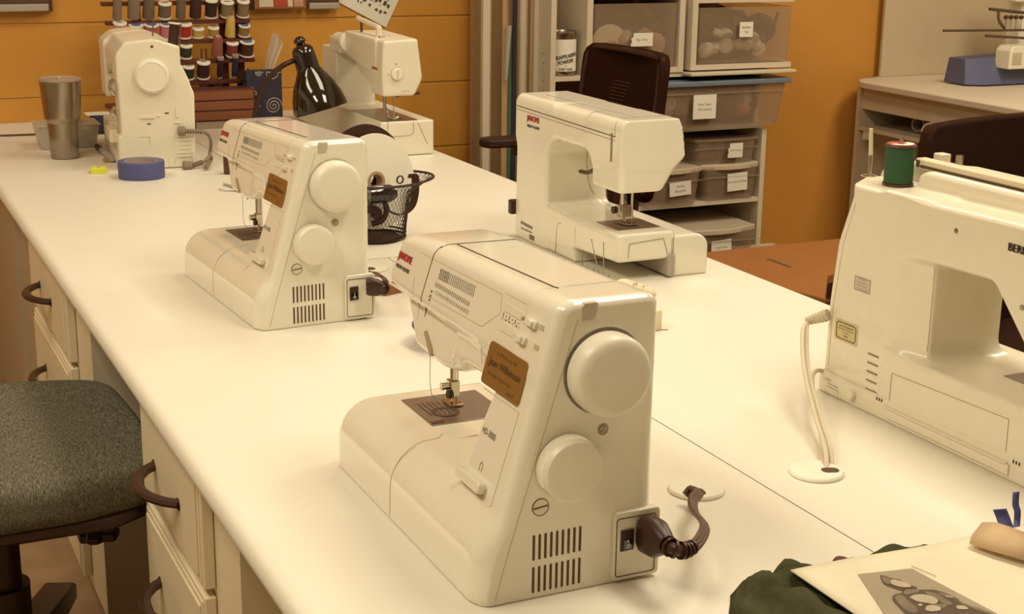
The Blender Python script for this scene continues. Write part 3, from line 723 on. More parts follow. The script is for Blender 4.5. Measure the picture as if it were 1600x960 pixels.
    FL = Pl((.0115*1.04, 0, 0), (0, -1, 0), (K, 0, 1))
    FL.line(bm, [s(.312,.226), s(.262,.186)], .0006); FL.line(bm, [s(.155,.226), s(.200,.222), s(.217,.215), s(.212,.180)], .0005)
    obj('face_line', bm, SEAML, b)
    bm = B(); FL.poly(bm, [s(.302,.193), s(.298,.196), s(.272,.182), s(.268,.175), s(.272,.174)], .003); obj('thread_cutter', bm, mat('cutter_shade', (.40, .31, .2), .5), t)
    # end face: handwheel, dial, screws
    bm = B(); lathe(bm, [(.0, -.002), (.044, -.002), (.044, .0)], (.130, 0, .2285), (0, -1, 0), 48); hwr = obj('wheel_recess', bm, SEAM, t)
    bm = B(); lathe(bm, [(.0, .0), (.0385, .0), (.0410, .003), (.0415, .010), (.0412, .019), (.0395, .0245), (.036, .0275), (.030, .029), (.0, .0295)], (.1285, -.0012, .229), (0, -1, 0), 64); obj('handwheel', bm, DIALW, t)
    bm = B(); pr = [(.0, .0), (.0318, .0), (.0325, .001)]; lathe(bm, pr+[(.0325, .017), (.0318, .019)]+[(.030, .0215), (.027, .0225), (.0, .0225)], (.090, -.001, .137), (0, -1, 0), 64); dl = obj('pattern_dial', bm, DIALW, t)
    bm = B()
    for k in range(90):
        a = 2*PI*k/90; c, q = math.cos(a), math.sin(a); cyl(bm, (.090+.0324*c, -.0025, .137+.0324*q), (.090+.0324*c, -.0170, .137+.0324*q), .0006, seg=4)
    o = obj('fluted_rim', bm, DIALW, dl); 
    bm = B(); lathe(bm, [(0, .0005), (.0085, .0005), (.0085, 0)], (.064, 0, .097), (0, -1, 0), 28); cs = obj('coin_screw', bm, WHITE2, t)
    bm = B(); lathe(bm, [(.0084, .0008), (.0091, .0008), (.0091, 0), (.0084, 0), (.0084, .0008)], (.064, 0, .097), (0, -1, 0), 28, cap=False); EP.slab(bm, .064, .097, .0155, .0012, .0010, 0, .12); obj('coin_slot', bm, SEAM, cs)
    bm = B(); lathe(bm, [(.0, .0004), (.0048, .0004), (.0056, .0012), (.0062, 0)], (.131, 0, .168), (0, -1, 0), 24); sh = obj('screw_recess', bm, SEAML, t)
    bm = B(); lathe(bm, [(.0, .0016), (.0036, .0014), (.0036, 0)], (.1305, 0, .168), (0, -1, 0), 20); EP.slab(bm, .1305, .168, .006, .0009, .0021, .001, .6); obj('screw', bm, STEEL, sh)
    bm = B()
    for row, (w0, w1) in enumerate(((.0415, .0685), (.0065, .0345))):
        for k in range(9):
            u = .0575+.0064*k; EP.slab(bm, u, (w0+w1)/2+.0001*k, .0026, (w1-w0), .0004, -.001, 0, .0012)
    obj('vent_slots', bm, SEAM, t)
    # inlet block
    bm = B(); prism(bm, rrect(.0535, .074, .005, 4, .1715, .0405), 'y', -.0045, .006); il = obj('inlet_block', bm, WHITE, t, bev=.0014)
    bm = B(); ol = rrect(.045, .063, .003, 4, .1705, .0395); P3 = [Vector((a, -.0047, b_)) for a, b_ in ol]+[Vector((ol[0][0], -.0047, ol[0][1]))]; tube(bm, P3, .00055, 5); obj('inlet_outline', bm, SEAM, il)
    bm = B(); prism(bm, [(.1525, .0355), (.1675, .0360), (.1675, .0590), (.1525, .0585)], 'y', -.0065, -.004); sw = obj('power_switch', bm, BLACK, il, bev=.0008)
    bm = B(); prism(bm, [(.155, .0375), (.165, .0378), (.165, .0482), (.155, .048)], 'y', -.0075, -.006); lathe(bm, [(.0016, .0078), (.0024, .0078), (.0024, .0074), (.0016, .0074), (.0016, .0078)], (.160, 0, .0415), (0, -1, 0), 16, cap=False); obj('rocker', bm, BLACKG, sw)
    bm = B(); lathe(bm, [(.0014, .0082), (.0022, .0082), (.0022, .0076), (.0014, .0076), (.0014, .0082)], (.160, 0, .0415), (0, -1, 0), 16, cap=False); EP.slab(bm, .160, .0465, .001, .003, .0080, .007); obj('switch_mark', bm, WHITE2, sw)
    # clear clip on the top corner
    bm = B(); prism(bm, [(.104, .281), (.104, .2955), (.107, .2988), (.121, .2988), (.121, .290), (.118, .282)], 'y', -.0008, .020); obj('lid_clip', bm, mat('smoky_clip', (.55, .47, .36), .2), t, bev=.001)
    # needle parts
    bm = B(); prism(bm, [(.068, .288), (.166, .288), (.166, .388), (.068, .388)], 'z', .083, .0852); pl = obj('needle_plate', bm, PLATE, t, bev=.0005)
    bm = B()
    for k in range(5): tube(bm, [(.080+.006*k, .32, .0856), (.080+.006*k, .365, .0856)], .0007, 4)
    lathe(bm, [(.012, .0856), (.016, .0862), (.017, .0856)], (.10, .325, 0), (0, 0, 1), 24, cap=False); box(bm, .07, .085, .292, .300, .0853, .0858)
    obj('feed_dogs', bm, SEAM, pl)
    bm = B(); cyl(bm, (.122, .345, .10), (.122, .345, .178), .0032, seg=12); cyl(bm, (.112, .330, .112), (.112, .330, .178), .0042, seg=12); nb = obj('needle_bar', bm, CHROME, t)
    bm = B(); cyl(bm, (.122, .345, .086), (.122, .345, .104), .0008, seg=8); obj('needle', bm, CHROME, nb)
    bm = B(); box(bm, .106, .117, .322, .338, .104, .122); tube(bm, [(.112, .334, .106), (.118, .345, .098), (.118, .350, .089)], .0022, 6, 4); box(bm, .110, .128, .335, .362, .0862, .0885); cyl(bm, (.096, .330, .116), (.108, .330, .116), .005, seg=14); obj('presser_foot', bm, CHROME, t, bev=.0006)
    bm = B(); tube(bm, [(.100, .32, .165), (.092, .322, .155), (.095, .335, .150), (.104, .345, .156), (.098, .352, .166)], .0016, 6, 5); tube(bm, [(.092, .352, .17), (.093, .352, .10), (.115, .350, .094)], .0005, 5, 4); box(bm, .092, .122, .318, .350, .160, .170); obj('thread_guide', bm, PLATE, t, bev=.001)
    bm = B(); lathe(bm, [(0, -.003), (.0052, -.003), (.0052, .003), (0, .003)], (.104, .322, .108), (1, 0, 0), 16); obj('clamp_screw', bm, BLACK, t)
    return t
hd = make_hd('nearest white sewing machine with red maker lettering and an engraved brass plaque', 'matching white sewing machines with red lettering')
hd.location = (.533, 1.186, T)
hd2 = copy_tree(hd); hd2['label'] = 'second white sewing machine along the table, beside the wire mesh basket'
hd2.location = (.603, 2.207, T); hd2.rotation_euler = (0, 0, math.radians(3.0))

# ---- the white machine seen from behind, head towards us on the right (x = depth, y negative towards the camera)
def f_m3(x, y, z):
    t = -y
    col = rmax(rmax(cvx([(0,0),(.150,0),(.135,.30),(.004,.297)], t, z, .016), -x, .010), x-.145, .02)
    arm = rmax(rmax(cvx([(.004,.225),(.44,.225),(.44,.300),(.004,.297)], t, z, .022), cvx([(0,.2),(0,.285),(.012,.298),(.11,.306),(.13,.29),(.135,.2)], x, z, .012), .012), -x-.01, .0001)
    head = rmax(cvx([(.002,.163),(.0,.292),(.010,.300),(.112,.305),(.122,.296),(.136,.234),(.092,.163)], x, z, .008), rmax(.325-t, t-.440, .012), .012)
    base = rmax(rmax(cvx([(.012,0),(.272,0),(.262,.030),(.24,.075),(.2,.088),(.012,.088)], t, z, .006), .0015-x, .008), x-.15, .01)
    fa = rmax(rmax(cvx([(.1,.088),(.1,.022),(.30,.028),(.44,.036),(.44,.0885)], t, z, .006), -x+.0, .008), x-.116, .004)
    ext = rmax(rmax(z-.078, x-.196, .028), rmax(.118-x, rmax(.16-t, t-.438, .006), .004), .004)
    ext = rmax(ext, -z, .002)
    d = smin(col, arm, .05); d = smin(d, head, .035); d = smin(d, base, .012); d = smin(d, fa, .014)
    env = np.maximum(cvx([(0,-.05),(0,.287),(.012,.299),(.112,.305),(.124,.292),(.1365,.234),(.15,-.05)], x, z, .008), np.maximum(-t, t-.4405))
    env = np.maximum(env, z-.2966)
    d = np.maximum(d, env); d = smin(d, ext, .001)
    return rmax(d, -z, .001)
def make_m3():
    t = thing('sewing_machine', 'white sewing machine seen from behind in front of the shelves, black lever under its arm', 'sewing machine', (1.29, 2.71, T))
    b = body('body', f_m3, (-.005, -.45, 0), (.2, .005, .31), .003, WHITE, t)
    P = Pl((0, 0, 0), (0, -1, 0), (0, 0, 1)); X = (1, 0, 0)
    bm = B(); P.line(bm, [(.006, .272), (.418, .266)], .0009, .0002); obj('top_cover_line', bm, SEAM, b)
    bm = B(); P.line(bm, [(.006, .265), (.418, .259)], .0005, .0002)
    seam(bm, f_m3, [(-.05, -.418, .266), (-.05, -.412, .292)], X, .0005, 10); seam(bm, f_m3, [(.0, -.405, .34), (.13, -.40, .34)], (0, 0, -1), .0005, 16); seam(bm, f_m3, [(.045, -.05, .34), (.05, -.405, .34)], (0, 0, -1), .0005, 16)
    E2 = Pl((0, -.4405, 0), (1, 0, 0), (0, 0, 1)); E2.line(bm, [(.022, .044), (.024, .071), (.096, .076), (.106, .046)], .0005); E2.line(bm, [(.118, .035), (.118, .083)], .0006)
    P.line(bm, [(.190, .002), (.196, .058), (.204, .066), (.214, .066)], .0006); P.line(bm, [(.272, .038), (.272, .07)], .0004)
    obj('panel_line', bm, SHADE, b)
    bm = B(); P2 = [(.092, -.245, .205), (.092, -.245, .17), (.094, -.245, .14), (.100, -.245, .118), (.110, -.245, .104)]; seam(bm, f_m3, P2, (0, 1, 0), .0005, 8); obj('column_line', bm, SEAM, b)
    bm = B(); text(bm, 'JANOME', P.mat(.082, .252, .0005), .056, .015, bold=.001); lg = obj('maker_name', bm, RED, t, flat=True); lg['label'] = 'red maker lettering'
    bm = B(); text(bm, 'NEW HOME', P.mat(.084, .238, .0005), .055, .006, bold=.0005); obj('small_lettering', bm, INK, t, flat=True)
    bm = B(); P.slab(bm, .405, .245, .007, .052, .0006); obj('thread_slot', bm, mat('slot_grey', (.30, .22, .14), .6), t)
    bm = B(); 
    for k in range(7): P.slab(bm, .035+.008*k, .034-.0003*k, .005, .006, .0008); P.slab(bm, .035+.008*k, .022, .005, .004 if k % 2 else .002, .0008)
    P.slab(bm, .085, .012, .022, .010, .0008); obj('rating_marks', bm, INKL, t)
    bm = B(); box(bm, .085, .140, -.345+.0, -.325, .0, .001); 
    p0 = at(908, 268, 'y', 2.50)-Vector((1.29, 2.71, T)); p1 = at(930, 265, 'y', 2.43)-Vector((1.29, 2.71, T))
    bm = B(); tube(bm, [p0, p0*.5+p1*.5+Vector((0, 0, -.004)), p1], .0042, 8, 4, flat=1.5); obj('presser_lever', bm, BLACK, t)
    bm = B(); box(bm, .02, .112, -.402, -.318, .0868, .0896); pl = obj('needle_plate', bm, PLATE, t, bev=.0006)
    bm = B(); 
    for k in range(5): box(bm, .045+.008*k, .048+.008*k, -.375, -.340, .0896, .0902)
    box(bm, .03, .07, -.398, -.385, .0896, .09); obj('feed_dogs', bm, SEAM, pl)
    bm = B(); cyl(bm, (.055, -.355, .105), (.055, -.355, .17), .004, seg=12); cyl(bm, (.072, -.362, .10), (.072, -.362, .17), .0026, seg=12); box(bm, .045, .10, -.368, -.350, .152, .160); nb = obj('needle_bar', bm, CHROME, t, bev=.0006)
    bm = B(); cyl(bm, (.072, -.362, .09), (.072, -.362, .102), .0008, seg=6); obj('needle', bm, CHROME, nb)
    bm = B(); box(bm, .048, .070, -.366, -.346, .104, .126); box(bm, .050, .078, -.380, -.350, .0905, .093); tube(bm, [(.058, -.35, .106), (.060, -.36, .095)], .003, 6); obj('presser_foot', bm, CHROME, t, bev=.001)
    bm = B(); lathe(bm, [(0, 0), (.007, 0), (.007, .008), (0, .008)], (.042, -.356, .118), (-1, 0, 0), 16); obj('clamp_screw', bm, BLACK, t)
    bm = B(); box(bm, .085, .110, -.385, -.36, .157, .166); obj('lamp_lens', bm, WHITE2, t, bev=.001)
    bm = B(); prism(bm, rrect(.016, .044, .006, 4, .113, .024), 'y', -.444, -.30); obj('table_latch', bm, mat('grey_latch', (.42, .36, .30), .5), t, bev=.001)
    bm = B(); lathe(bm, [(0, 0), (.030, 0), (.032, .004), (.030, .018), (0, .02)], (.08, .0, .20), (0, 1, 0), 32); obj('handwheel', bm, DIALW, t)
    bm = B(); box(bm, -.010, .01, -.005, .012, .045, .075); obj('cord_plug', bm, BLACK, t, bev=.003)
    return t
make_m3()

# ---- the older ivory machine at the right, seen from behind (origin: bottom far-left corner of its base)
IV = mat('aged_white_enamel', (.81, .74, .58), .28, noise=.03, coat=.2)
def f_m4(x, y, z):
    t = -y; te = t+.75*np.clip(x, 0, .05)
    col = rmax(rmax(np.minimum(cvx([(.002,.028),(.0035,.13),(.014,.22),(.038,.287),(.25,.287),(.25,.028)], te, z, .003), cvx([(.038,.25),(.038,.3055),(.25,.3055),(.25,.25)], te, z, .003)), -x, .007), rmax(x-.135, t-.198, .006), .014)
    col = rmax(col, (t-.140)*.235 - x*.972 + .0, .003)
    hump = smin(rmax(cvx([(.100,.29),(.104,.325),(.12,.334),(.45,.334),(.45,.29)], t, z, .006), rmax(.050-x, x-.135, .012), .010), rmax(cvx([(-.030,.27),(-.026,.298),(-.002,.322),(.045,.334),(.45,.334),(.45,.29)], t, z, .008), rmax(.085-x, x-.135, .012), .010), .01)
    arm = rmax(cvx([(.10,.228),(.45,.235),(.45,.312),(.10,.3055)], t, z, .008), rmax(-x, x-.135, .012), .008)
    head = rmax(cvx([(.305,.240),(.375,.165),(.45,.165),(.45,.30),(.305,.30)], t, z, .008), rmax(-x, x-.13, .012), .008)
    base = rmax(rmax(-.0055-x, x-.172, .004), rmax(rmax(-t-.001, t-.42, .012), rmax(-z, z-.031, .002), .003), .003)
    bed = rmax(rmax(-.0035-x, x-.168, .004), rmax(rmax(.137-t, t-.418, .010), rmax(.02-z, z-.096, .005), .005), .005)
    d = smin(col, arm, .014); d = smin(d, head, .006); d = smin(d, hump, .006); d = smin(d, bed, .022)
    d = np.maximum(d, np.where(z < .10, -.0035, .0)-x)
    return np.minimum(d, base)
def make_m4():
    O = Vector((1.26, 1.615, T))
    t = thing('sewing_machine', 'ivory sewing machine at the right edge of the table carrying a spool of green thread', 'sewing machine', tuple(O))
    b = body('body', f_m4, (-.005, -.45, 0), (.175, .005, .336), .0028, IV, t)
    P = Pl((0, 0, 0), (0, -1, 0), (0, 0, 1)); X = (1, 0, 0); PB = Pl((-.0035, 0, 0), (0, -1, 0), (0, 0, 1))
    def q(px, py, x=0.): v = at(px, py, 'x', 1.26+x)-O; return (-v.y, v.z)
    bm = B(); seam(bm, f_m4, [(-.03, -.0, .0315), (-.03, -.137, .0315)], X, .0006, 16)
    PB.line(bm, [q(1397, 583), q(1580, 655), q(1575, 706)], .0005, .0003); PB.line(bm, [q(1397, 583), q(1393, 627)], .0004, .0008)
    seam(bm, f_m4, [(-.03, -.196, .11), (-.03, -.196, .222)], X, .0004, 10); obj('panel_line', bm, SEAML, b)
    bm = B(); seam(bm, f_m4, [(-.03, -.012, .04), (-.03, -.014, .13), (-.03, -.026, .22), (-.03, -.046, .28)], X, .0004, 14); obj('edge_line', bm, SEAML, b)
    bm = B(); a, c = q(1390, 640), q(1578, 718); PB.poly(bm, [(a[0], a[1]+.004), (c[0]+.006, a[1]+.004), (c[0]+.006, a[1]-.010), (a[0], a[1]-.010)], .0045, -.001); PB.slab(bm, (a[0]+c[0])/2, a[1]+.0045, c[0]-a[0]+.006, .002, .007); obj('panel_flange', bm, IV, t, bev=.0008)
    bm = B(); 
    for s_ in (0, 1):
        for k in range(3): P.slab(bm, (.128 if not s_ else .383)+.005*k, .027, .002, .004, .0062)
    obj('hinge_marks', bm, SEAM, t)
    bm = B()
    for k in range(5): P.slab(bm, .1075, .0815-.0125*k, .022, .0022, .0008, -.001, -.0)
    obj('vent_slots', bm, mat('vent_shade', (.30, .21, .12), .7), t)
    bm = B(); P.slab(bm, .0465, .098, .050, .030, .0006, 0, -.0, .002); st = obj('foil_sticker', bm, mat('pale_gold_foil', (.62, .52, .26), .45), t); st['label'] = 'pale gold sticker with dark border'
    bm = B(); ol = [(.0255+.003, .0865), (.0255, .0895), (.0255, .1065), (.0285, .1095), (.0645, .1095), (.0675, .1065), (.0675, .0895), (.0645, .0865)]; P.line(bm, ol, .00055, .0008, True)
    text(bm, 'American Needlework', P.mat(.0465, .105, .0008), .032, .0028); text(bm, 'Embroidery Sewing Gallery', P.mat(.0465, .1005, .0008), .036, .0026); text(bm, 'Donated by', P.mat(.0465, .096, .0008), .014, .0024); text(bm, '2003', P.mat(.0465, .0915, .0008), .010, .0024); obj('sticker_print', bm, INK, st, flat=True)
    bm = B(); P.slab(bm, .073, .172, .034, .020, .0005, 0, 0, .001); lb = obj('rating_label', bm, mat('grey_label', (.60, .52, .41), .5), t)
    bm = B(); 
    for k, s_ in enumerate(('Warning', 'unplug the machine', 'before cleaning', 'or servicing')): text(bm, s_, P.mat(.073, .179-.0045*k, .0007), .022 if k else .012, .0022)
    P.line(bm, [(.057, .163), (.089, .163), (.089, .181), (.057, .181)], .0003, .0006, True); obj('label_print', bm, INKL, lb, flat=True)
    bm = B(); text(bm, 'BERNINA', P.mat(.362, .281, .0005), .056, .0095, bold=.0008); lg = obj('maker_name', bm, INK, t, flat=True)
    for px, py in ((1494, 361), (1597, 481)):
        a = q(px, py); bm = B(); lathe(bm, [(0, .001), (.0032, .0008), (.0036, 0)], (0, -a[0], a[1]), (-1, 0, 0), 16); sc_ = obj('screw', bm, STEEL, t)
    bm = B(); lathe(bm, [(0, .008), (.0055, .0078), (.0068, .006), (.0068, 0)], (-.005, -.078, .0165), (-1, 0, 0), 24); obj('base_knob', bm, IV, t)
    bm = B(); text(bm, 'On/Off', P.mat(.022, .022, .006), .012, .003); text(bm, 'Knee presser', P.mat(.034, .0165, .006), .024, .003); P.line(bm, [(.02, .012), (.044, .012), (.046, .008)], .0003, .0058); obj('base_print', bm, INKL, t, flat=True)
    # free-arm insert
    bm = B(); v = at(1590, 590, 'z', T+.0965)-O; box(bm, v.x-.012, v.x+.06, v.y-.06, v.y+.012, .095, .0972); obj('needle_plate', bm, PLATE, t, bev=.0005)
    # handle strip on top
    bm = B(); a = at(1424, 262, 'x', 1.315)-O; c = at(1612, 323, 'x', 1.315)-O
    zt = .3345
    M0 = Vector((.075, a.y, zt)); M1 = Vector((.075, c.y, zt)); box(bm, .060, .078, M1.y-.02, a.y, .331, .3455); hh = obj('carry_handle', bm, CREAM, t, bev=.003, seg=3)
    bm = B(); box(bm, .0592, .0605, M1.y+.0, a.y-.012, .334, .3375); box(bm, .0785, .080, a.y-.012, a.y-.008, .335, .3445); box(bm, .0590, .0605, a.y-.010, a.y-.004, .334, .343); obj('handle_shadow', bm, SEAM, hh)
    # thread pins
    v = at(1358, 275, 'z', T+.3055)-O
    bm = B(); cyl(bm, (v.x, v.y, .305), (v.x, v.y, .335), .0032, seg=12); pn = obj('spool_pin', bm, STEEL, t)
    bm = B(); cyl(bm, (v.x, v.y, .334), (v.x-.002, v.y+.001, .372), .0030, .0026, seg=12); obj('pin_cap', bm, CREAM, pn)
    bm = B(); lathe(bm, [(.010, 0), (.0108, .0004), (.0116, 0)], (v.x, v.y, .3056), (0, 0, 1), 28, cap=False); obj('pin_ring', bm, SEAML, pn)
    w = at(1397, 290, 'z', T+.3055)-O; w.x += .006
    bm = B(); cyl(bm, (w.x, w.y, .305), (w.x, w.y, .372), .0030, seg=12); obj('spool_pin', bm, STEEL, t)
    # bobbin winder parts
    v = at(1478, 262, 'x', 1.26+.10)-O; bm = B(); box(bm, v.x-.008, v.x+.008, v.y-.0, v.y+.018, .332, .350); obj('winder_block', bm, IV, t, bev=.002)
    v = at(1498, 262, 'x', 1.26+.10)-O; bm = B(); cyl(bm, (v.x, v.y, .333), (v.x, v.y, .352), .005, seg=14); lathe(bm, [(0, .3345), (.014, .3345), (.014, .3355), (0, .336)], (v.x, v.y, 0), seg=24); obj('bobbin_winder', bm, STEEL, t)
    # back left spool post shade (second body edge)
    # spool of green thread on its pin
    s = thing('thread_spool', 'large spool of green thread with a red top standing on the ivory sewing machine', 'thread spool', (O.x+w.x, O.y+w.y, O.z+.3062))
    R = .0195
    bm = B(); lathe(bm, [(.004, 0), (R*1.06, 0), (R*1.08, .0015), (R*1.06, .003), (.004, .003)], seg=40); obj('flange', bm, MAROON, s); bm = B(); lathe(bm, [(.004, .052), (R*1.06, .052), (R*1.08, .0535), (R*1.05, .055), (R*.98, .0555), (.004, .0545)], seg=40); obj('flange', bm, MAROON, s)
    bm = B(); lathe(bm, [(.0045, .0035), (R*.98, .0035), (R, .006), (R, .050), (R*.98, .0518), (.0045, .0518)], seg=40); obj('thread', bm, GREENT, s)
    bm = B(); lathe(bm, [(.0045, .0558), (R*.96, .0558), (R*.96, .0562), (.0045, .0562)], seg=40); tp = obj('top_label', bm, mat('rose_foil', (.55, .10, .08), .3, .3), s); tp['label'] = 'red and white printed paper label'
    bm = B(); 
    for k in range(9): a = math.radians(190+22*k); box(bm, .0, .001, 0, .001, .0562, .0563); r1, r2 = .007, .0175; p = Vector((math.cos(a), math.sin(a), 0)); n_ = Vector((-p.y, p.x, 0))*.0035; vs = [bm.verts.new(p*r1-n_*.3+Vector((0,0,.0564))), bm.verts.new(p*r2-n_+Vector((0,0,.0564))), bm.verts.new(p*r2+n_+Vector((0,0,.0564))), bm.verts.new(p*r1+n_*.3+Vector((0,0,.0564)))]; bm.faces.new(vs)
    obj('label_print', bm, PAPER, tp, flat=True)
    return t
make_m4()

# ---- the white machine at the back left, handwheel end towards us
def f_m5(x, y, z):
    prof = np.minimum(cvx([(-.002,0),(-.006,.29),(.016,.320),(.088,.328),(.150,.308),(.152,.2),(.15,0)], x, z, .003), cvx([(.05,0),(.05,.262),(.153,.262),(.184,.190),(.180,0)], x, z, .003))
    col = rmax(prof, rmax(-y, y-.11, .004), .004)
    arm = rmax(rmax(prof, .215-z, .01), rmax(-y, y-.42, .012), .006)
    head = rmax(rmax(cvx([(-.010,.15),(-.012,.30),(.016,.322),(.088,.330),(.13,.31),(.13,.17)], x, z, .006), .0-y+.30, .006), y-.425, .012)
    bed = rmax(rmax(rmax(-.012-x, x-.17, .01), rmax(-z, z-.088, .006), .006), rmax(-y, y-.42, .01), .006)
    d = smin(col, arm, .01); d = smin(d, head, .006); return np.maximum(smin(d, bed, .006), np.maximum(-y, -z))
def make_m5():
    t = thing('sewing_machine', 'white sewing machine at the back left behind the roll of blue tape', 'sewing machine', (.692, 3.775, T+.001), math.radians(-5))
    b = body('body', f_m5, (-.015, -.005, 0), (.19, .43, .335), .004, WHITE2, t)
    P = Pl((0, 0, 0), (1, 0, 0), (0, 0, 1))
    bm = B(); lathe(bm, [(0, 0), (.043, 0), (.044, .003), (.044, .010), (.041, .018), (.036, .021), (.035, .020), (0, .021)], (.078, 0, .238), (0, -1, 0), 48); hw = obj('handwheel', bm, DIALW, t)
    bm = B(); lathe(bm, [(0, 0), (.0035, 0), (.0035, .001), (0, .001)], (.083, 0, .311), (0, -1, 0), 14); 
    P.slab(bm, .112, .142, .010, .0035, .0007); P.slab(bm, .031, .110-.0, .001, .001, .0003); P.slab(bm, .066, .116, .010, .003, .0007); obj('screw_hole', bm, SEAM, t)
    bm = B(); P.slab(bm, .062, .133, .034, .006, .004, 0, 0, .002); P.poly(bm, [(.133, .13), (.141, .13), (.139, .158), (.135, .158)], .003); P.slab(bm, .137, .117, .015, .004, .003, 0, 0, .0015); P.slab(bm, .090, .136, .010, .003, .003); obj('raised_marks', bm, WHITE2, t, bev=.001)
    bm = B(); P.line(bm, [(.040, .083), (.066, .083), (.066, .062)], .0008)
    for k in range(6): P.slab(bm, .155-.0, .078-.0105*k, .042 if k in (0, 4) else .030, .0014, .0007)
    P.line(bm, [(.126, .008), (.128, .026), (.170, .028), (.172, .008)], .0006); P.line(bm, [(.110, .002), (.112, .026)], .0005); obj('vent_slots', bm, SEAML, t)
    bm = B(); lathe(bm, [(0, 0), (.012, 0), (.014, .004), (.014, .010), (0, .011)], (-.006, .13, .245), (-1, 0, 0), 20); lathe(bm, [(0, 0), (.010, 0), (.011, .004), (0, .006)], (-.006, .19, .20), (-1, 0, 0), 20); obj('tension_dial', bm, SEAML, t)
    bm = B(); 
    for z0, z1 in ((.185, .225), (.13, .155)): tube(bm, [(-.010, .06, z1), (-.020, .06, (z0+z1)/2), (-.010, .06, z0)], .005, 8, 4, flat=1.6)
    obj('chrome_lever', bm, CHROME, t)
    bm = B(); cyl(bm, (.10, .12, .325), (.104, .12, .368), .0018, seg=8); cyl(bm, (.152, .02, .300), (.160, .018, .365), .0022, seg=8); pn = obj('spool_pin', bm, STEEL, t)
    bm = B(); box(bm, -.03, -.008, .04, .14, .065, .098); obj('accessory_tray', bm, CREAM, t, bev=.003)
    # dark spool held on its right pin
    s = thing('thread_spool', 'tall dark spool leaning on the pin of the back left sewing machine', 'thread spool', tuple(Vector((.692, 3.775, T)) + Vector((.140, .02, .305))))
    s.rotation_euler = (0, math.radians(8), 0)
    bm = B(); cyl(bm, (0, 0, .004), (0, 0, .060), .0125, seg=20); obj('thread', bm, mat('dark_maroon_thread', (.045, .012, .008), .8), s)
    bm = B(); lathe(bm, [(0, .060), (.016, .060), (.017, .062), (.015, .064), (0, .064)], seg=20); obj('flange', bm, WHITE2, s); bm = B(); lathe(bm, [(0, 0), (.015, 0), (.015, .004), (0, .004)], seg=20); obj('flange', bm, WHITE2, s)
    return t
make_m5()

# ---- the white machine at the back right, head and dial towards us
def f_m6(x, y, z):
    head = rmax(cvx([(.004,.163),(.0,.235),(.006,.312),(.104,.316),(.118,.208),(.094,.163)], x, z, .006), rmax(-y, y-.10, .006), .006)
    arm = rmax(cvx([(.05,.205),(.16,.225),(.46,.235),(.40,.270),(.30,.318),(.05,.314)], y, z, .006), rmax(-x, x-.115, .008), .006)
    chin = rmax(cvx([(.05,.17),(.10,.175),(.22,.24),(.05,.25)], y, z, .006), rmax(.008-x, x-.09, .008), .006)
    col = rmax(rmax(.37-y, y-.50, .006), rmax(rmax(-.004-x, x-.115, .006), rmax(-z, z-.262, .004), .004), .004)
    bed = rmax(rmax(-.004-x, x-.150, .005), rmax(rmax(.0-y, y-.52, .006), rmax(.0-z, z-.095, .003), .003), .003)
    cut = rmax(rmax(z-.03, .118-x, .004), y-.03, .002)
    d = smin(head, arm, .004); d = smin(d, chin, .004); d = smin(d, col, .008); d = smin(d, bed, .004)
    body_ = rmax(rmax(.50-y, y-.80, .02), rmax(rmax(-.004-x, x-.11, .006), rmax(-z, z-.085, .02), .01), .01)
    d = smin(d, body_, .02)
    return np.maximum(np.maximum(d, -.004-x), np.maximum(-y, -z))
